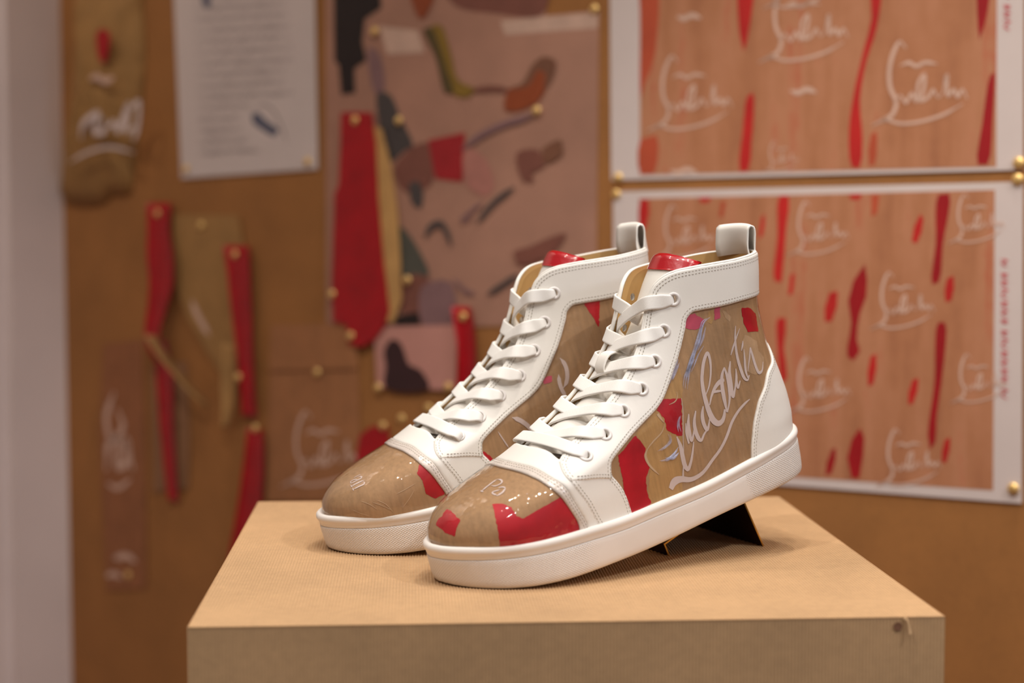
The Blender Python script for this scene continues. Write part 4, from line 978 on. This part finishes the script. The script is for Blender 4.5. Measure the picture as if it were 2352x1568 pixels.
for w, L in ((15, [(186, 318), (188, 292), (206, 270), (226, 262), (216, 300), (240, 300), (236, 270)]), (15, [(240, 296), (262, 282), (270, 300), (286, 262), (296, 240), (290, 300), (310, 290)]), (13, [(300, 250), (318, 234), (316, 290), (306, 325)]), (7, [(160, 372), (200, 350), (250, 338), (308, 350)])):
    it.stroke('script_stroke', L, w, M_WPRINT, HB)

# --- red ribbons and kraft off-cuts
it = Item('kraft_offcut', 'pale kraft off-cut pinned between the two narrow red ribbons', 'paper scrap', 470, 640, 'kraft off-cuts on the board')
it.sheet('sheet', [(398, 492), (546, 494), (562, 580), (540, 660), (546, 770), (520, 880), (470, 800), (430, 730), (404, 660)], M_KRAFTW, .004, .0005)
it.stroke('script_stroke', [(440, 690), (452, 720), (466, 745), (480, 770)], 16, M_SCRIPT, .0043)
it = Item('red_ribbon', 'narrow red ribbon with a twist pinned at the left, above its loose tail', 'ribbon', 370, 470, 'red ribbons on the board')
it.strip('ribbon', [(370, 466, 58, 6), (368, 520, 50, 8), (372, 590, 60, 12), (374, 650, 54, 14), (366, 700, 44, 16), (354, 760, 34, 20), (356, 800, 26, 22), (372, 830, 26, 14)], M_RED, curl=.004)
it = Item('red_ribbon', 'thin red ribbon tail hanging lowest at the left over a brown strip', 'ribbon', 385, 860, 'red ribbons on the board')
it.strip('ribbon', [(372, 780, 26, 6), (380, 860, 38, 7), (384, 960, 32, 7), (391, 1050, 28, 7), (400, 1152, 22, 6)], M_RED, curl=.002)
it = Item('kraft_curl', 'curled kraft sliver sticking out to the right of the twisted red ribbon', 'paper scrap', 430, 880, 'kraft off-cuts on the board')
it.strip('curl', [(348, 770, 24, 26), (378, 818, 24, 28), (420, 868, 22, 24), (462, 914, 20, 18), (484, 932, 14, 14)], M_KRAFTW, curl=.003)
it = Item('kraft_strip', 'straight brown kraft strip behind the thin red tail', 'paper scrap', 390, 1000, 'kraft off-cuts on the board')
it.sheet('sheet', [(346, 840), (428, 830), (436, 1000), (432, 1122), (352, 1130)], m_kraft('dull_kraft', (150, 106, 72)), .0025, .0005)
it = Item('kraft_sliver', 'pale kraft sliver left of the middle red ribbon', 'paper scrap', 535, 930, 'kraft off-cuts on the board')
it.strip('sliver', [(530, 790, 30, 8), (528, 880, 34, 12), (526, 940, 26, 16), (518, 982, 12, 18)], M_KRAFTW, curl=.003)
it = Item('red_ribbon', 'tapering red ribbon pinned beside the kraft off-cut, second from the left', 'ribbon', 545, 570, 'red ribbons on the board')
it.strip('ribbon', [(545, 564, 60, 7), (550, 620, 54, 8), (556, 700, 48, 9), (563, 790, 40, 9), (570, 870, 33, 8), (575, 958, 34, 7)], M_RED, curl=.002)
it = Item('red_ribbon', 'red ribbon running down behind the left edge of the plinth', 'ribbon', 587, 990, 'red ribbons on the board')
it.strip('ribbon', [(588, 985, 36, 7), (587, 1030, 42, 8), (582, 1100, 50, 8), (574, 1170, 54, 8), (562, 1250, 58, 8), (552, 1320, 60, 7)], M_RED, curl=.002)
it = Item('acetate_strip', 'faint brown paper strip with pale script at lower left', 'paper scrap', 285, 1080)
it.sheet('sheet', [(238, 790), (326, 780), (334, 1000), (336, 1350), (244, 1356), (228, 1000)], m_kraft('brown_tissue', (158, 100, 62)), .002, .0004)
for w, L in ((16, [(262, 900), (244, 960), (256, 1010), (282, 980), (270, 940)]), (18, [(244, 1080), (250, 1020), (272, 1010), (270, 1070), (292, 1060), (290, 1010), (306, 1080)]), (10, [(246, 1110), (270, 1120), (300, 1100)]), (14, [(262, 1282), (290, 1276), (312, 1290)]), (12, [(244, 1322), (262, 1318), (280, 1326)])):
    it.stroke('script_stroke', L, w, M_SCRIPT, .0023)

# --- kraft envelope
it = Item('kraft_envelope', 'kraft paper envelope with a folded flap and pale script', 'envelope', 720, 1140)
it.sheet('body', [(610, 1152), (830, 1146), (822, 840), (816, 744), (622, 748), (620, 850)], M_KRAFTE := m_kraft('brown_envelope', (168, 112, 70)), .003, .0012)
it.sheet('flap', [(618, 852), (822, 846), (817, 742), (622, 746)], M_KRAFTE, .0052, .0008)
logo(it, 640, 945, 1.0, M_SCRIPT, .0034)

# --- collage of prints under clear film
M_COLL = plain('faded_collage_paper', (182, 134, 112), .7, var=.10, nscale=7)
it = Item('collage_sheet', 'large faded collage sheet with dark, red and olive cut-out shapes', 'collage', 1060, 740)
it.sheet('sheet', [(750, 752), (1050, 752), (1368, 740), (1376, 24), (1254, 36), (1254, -90), (748, -90)], M_COLL, .0015, .0006)
cols = dict(blk=plain('black_print', (34, 22, 20), .6), gry=plain('charcoal_print', (78, 70, 68), .6), grn=plain('dark_green_print', (86, 84, 74), .6), mar=plain('maroon_print', (132, 80, 66), .6),
            sq=plain('red_square_print', (168, 30, 36), .6), pnk=plain('dusty_pink_print', (184, 122, 108), .6), olv=plain('olive_print', (142, 110, 36), .6), org=plain('rust_print', (154, 72, 34), .6),
            brn=plain('brown_print', (126, 82, 60), .6), lit=plain('pale_film', (214, 178, 158), .4), vio=plain('mauve_print', (140, 104, 104), .6), dol=plain('dark_olive_print', (88, 72, 36), .6))
Lz = .0017
for i, (c, pl) in enumerate([('lit', [(1150, 48), (1256, 38), (1374, 28), (1372, 64), (1160, 80)]), ('mar', [(1000, -70), (1250, -70), (1250, 28), (1130, 30), (1040, 8)]),
    ('blk', [(766, -80), (868, -80), (876, 18), (838, 44), (832, 96), (842, 138), (814, 158), (816, 214), (784, 218), (778, 150), (768, 140)]),
    ('lit', [(870, 60), (960, 70), (975, 120), (890, 125)]), ('vio', [(846, 110), (870, 120), (882, 210), (862, 215)]),
    ('gry', [(866, 214), (894, 216), (920, 270), (948, 336), (930, 345), (896, 372), (880, 330), (868, 270)]), ('mar', [(936, 345), (985, 330), (992, 420), (930, 440), (905, 390)]),
    ('sq', [(983, 322), (1068, 304), (1062, 418), (1000, 410)]), ('pnk', [(1068, 340), (1110, 360), (1135, 420), (1120, 450), (1070, 420)]),
    ('gry', [(940, 420), (960, 415), (972, 445), (965, 480), (948, 470)]), ('grn', [(918, 520), (940, 540), (970, 590), (985, 630), (950, 650), (920, 640)]),
    ('mar', [(922, 640), (985, 640), (990, 720), (934, 745)]), ('blk', [(915, 725), (960, 716), (966, 746), (905, 748)]),
    ('olv', [(988, 62), (1012, 58), (1034, 118), (1052, 184), (1094, 206), (1078, 222), (1040, 216), (1020, 150)]), ('dol', [(972, 66), (990, 62), (1022, 150), (1040, 214), (1024, 214), (1000, 130)]),
    ('org', [(938, -60), (1006, -60), (988, 16), (968, 44), (948, 10)]),
    ('org', [(1158, 250), (1168, 205), (1206, 190), (1240, 150), (1256, 190), (1236, 232), (1180, 256)]), ('brn', [(1166, 205), (1200, 190), (1222, 150), (1246, 130), (1276, 140), (1268, 180), (1250, 205), (1252, 168), (1236, 160), (1216, 195)]),
    ('mar', [(1186, 352), (1238, 346), (1250, 382), (1222, 396), (1226, 418), (1204, 416), (1190, 390)]), ('brn', [(1244, 344), (1290, 322), (1294, 350), (1262, 374), (1246, 372)]),
    ('mar', [(1178, 580), (1216, 566), (1256, 548), (1300, 536), (1284, 566), (1236, 600), (1188, 606)]), ('vio', [(968, 660), (1036, 650), (1040, 745), (972, 746)])]):
    print_poly(it, 'print_shape', pl, cols[c], Lz + .0001 * i, 0 if c in ('sq', 'blk', 'lit') else .008)
for w, c, L in ((15, 'vio', [(1062, 342), (1096, 316), (1140, 292), (1230, 262)]), (13, 'gry', [(1096, 512), (1120, 480), (1140, 460), (1180, 430)]), (8, 'vio', [(1084, 500), (1060, 506), (1110, 462)]),
    (15, 'gry', [(976, 546), (990, 520), (1012, 514), (1028, 540), (1036, 564)]), (10, 'vio', [(1040, 640), (1072, 670), (1090, 672)]), (12, 'gry', [(1120, 676), (1160, 650), (1190, 630)]), (11, 'mar', [(1086, 206), (1130, 202), (1168, 206)])):
    it.stroke('print_line', L, w, cols[c], .0043)
# small photograph
it = Item('small_photograph', 'small pinned photograph of a dark silhouette below the large red shape', 'photograph', 955, 888)
it.sheet('sheet', [(866, 890), (1046, 896), (1050, 746), (858, 750)], plain('pink_photo_paper', (206, 146, 132), .5, var=.06, nscale=8), .0052, .0005)
print_poly(it, 'silhouette', [(884, 888), (886, 840), (882, 806), (898, 780), (918, 786), (930, 812), (938, 836), (966, 850), (986, 890)], plain('dark_photo_print', (58, 30, 32), .5), .0055, .006)
# --- big red shape and its kraft backing
it = Item('kraft_backing', 'pale kraft strip peeking out right of the large red shape', 'paper scrap', 895, 500)
it.sheet('sheet', [(852, 286), (876, 296), (898, 380), (912, 480), (920, 600), (922, 690), (902, 742), (860, 730), (850, 500)], M_KRAFTW2 := m_kraft('pale_kraft', (206, 158, 96)), .0062, .0006)
it = Item('red_cutout', 'large bottle-shaped red cut-out in the middle of the board', 'cut-out', 830, 500)
it.sheet('sheet', [(783, 258), (853, 258), (862, 330), (867, 450), (880, 600), (893, 712), (884, 746), (860, 780), (832, 797), (800, 790), (796, 746), (765, 738), (762, 640), (767, 500), (768, 446), (778, 424), (782, 330)], M_RED, .0085, .0012)
it = Item('red_ribbon', 'short red ribbon pinned on the collage beside the rear sneaker laces', 'ribbon', 1066, 710, 'red ribbons on the board')
it.strip('ribbon', [(1062, 704, 44, 7), (1068, 740, 46, 8), (1075, 800, 42, 9), (1074, 870, 42, 9), (1064, 950, 50, 8), (1050, 1010, 50, 7)], M_RED, curl=.003)
it = Item('red_scrap', 'small red scrap pinned just above the rear sneaker toe', 'paper scrap', 855, 1030)
it.sheet('sheet', [(826, 1000), (850, 980), (890, 976), (896, 1040), (892, 1110), (824, 1104), (818, 1050)], M_RED, .006, .0008)

# --- brass thumb tacks: domed head on a short shank
tm = None
def tack(px, py, n, label):
    global tm
    if tm is None:
        V, F = [], []; k = 16; prof = [(.0010, -.004), (.0010, 0), (.0052, 0), (.0056, .0008), (.0052, .0019), (.0038, .0030), (.0020, .0036)]
        for r, h in prof: V += [(r * cos(2 * pi * i / k), -h, r * sin(2 * pi * i / k)) for i in range(k)]
        for j in range(len(prof) - 1):
            for i in range(k): F.append((j * k + i, j * k + (i + 1) % k, (j + 1) * k + (i + 1) % k, (j + 1) * k + i))
        F.append(tuple((len(prof) - 1) * k + i for i in range(k)))
        V = [(a * 1.12, b, c * 1.12) for a, b, c in V]
        o = mesh_obj('thumb_tack', V, F, M_TACK); tm = o.data
    else: o = link(bpy.data.objects.new('thumb_tack', tm))
    u, v = wp(px, py, n * mm); o.location = wpt(u, v, n * mm); o.rotation_euler = (0, 0, WZ); tag(o, 'brass thumb tack ' + label, 'tack', 'brass thumb tacks on the board')
for t in [(428, 388, 3.2, "at the letter's lower left corner"), (707, 371, 3.2, "at the letter's lower right corner"), (362, 490, 8, 'at the top of the leftmost red ribbon'),
          (463, 518, 4.2, 'holding the pale kraft off-cut between two ribbons'), (540, 584, 9, 'at the top of the second red ribbon'), (548, 866, 11, 'halfway down the second red ribbon'),
          (587, 983, 9, 'where two red ribbons meet above the plinth'), (295, 1320, 2.4, 'lowest on the board, at lower left'), (729, 855, 5.4, 'in the middle of the envelope flap'),
          (806, 771, 9.5, 'at the foot of the large red cut-out'), (763, 675, 9, 'left of the large red cut-out'), (816, 276, 9, 'at the top of the large red cut-out'),
          (861, 72, 5, 'on the black shape of the collage'), (916, 277, 5, 'on the charcoal shape of the collage'), (1233, 254, 5, 'under the rust shape of the collage'),
          (1366, 21, 2, "at the collage's upper right corner"), (936, 643, 7, 'beside the pale kraft backing strip'), (1064, 727, 9, 'at the top of the short red ribbon'),
          (869, 890, 6, "at the photograph's lower left corner"), (1030, 889, 6, "at the photograph's lower right corner"), (923, 961, .5, 'alone on bare board above the rear toe'),
          (985, 937, .5, 'alone on bare board beside the rear laces'), (880, 978, 7, 'holding the small red scrap'), (1420, 408, 2.6, "at the upper poster's lower left corner"),
          (1416, 446, 2.6, "at the lower poster's upper left corner"), (2341, 374, 2.6, "at the upper poster's lower right corner"), (2338, 412, 2.6, "at the lower poster's upper right corner"), (2328, 1122, 2.6, "at the lower poster's lower right corner")]: tack(*t)
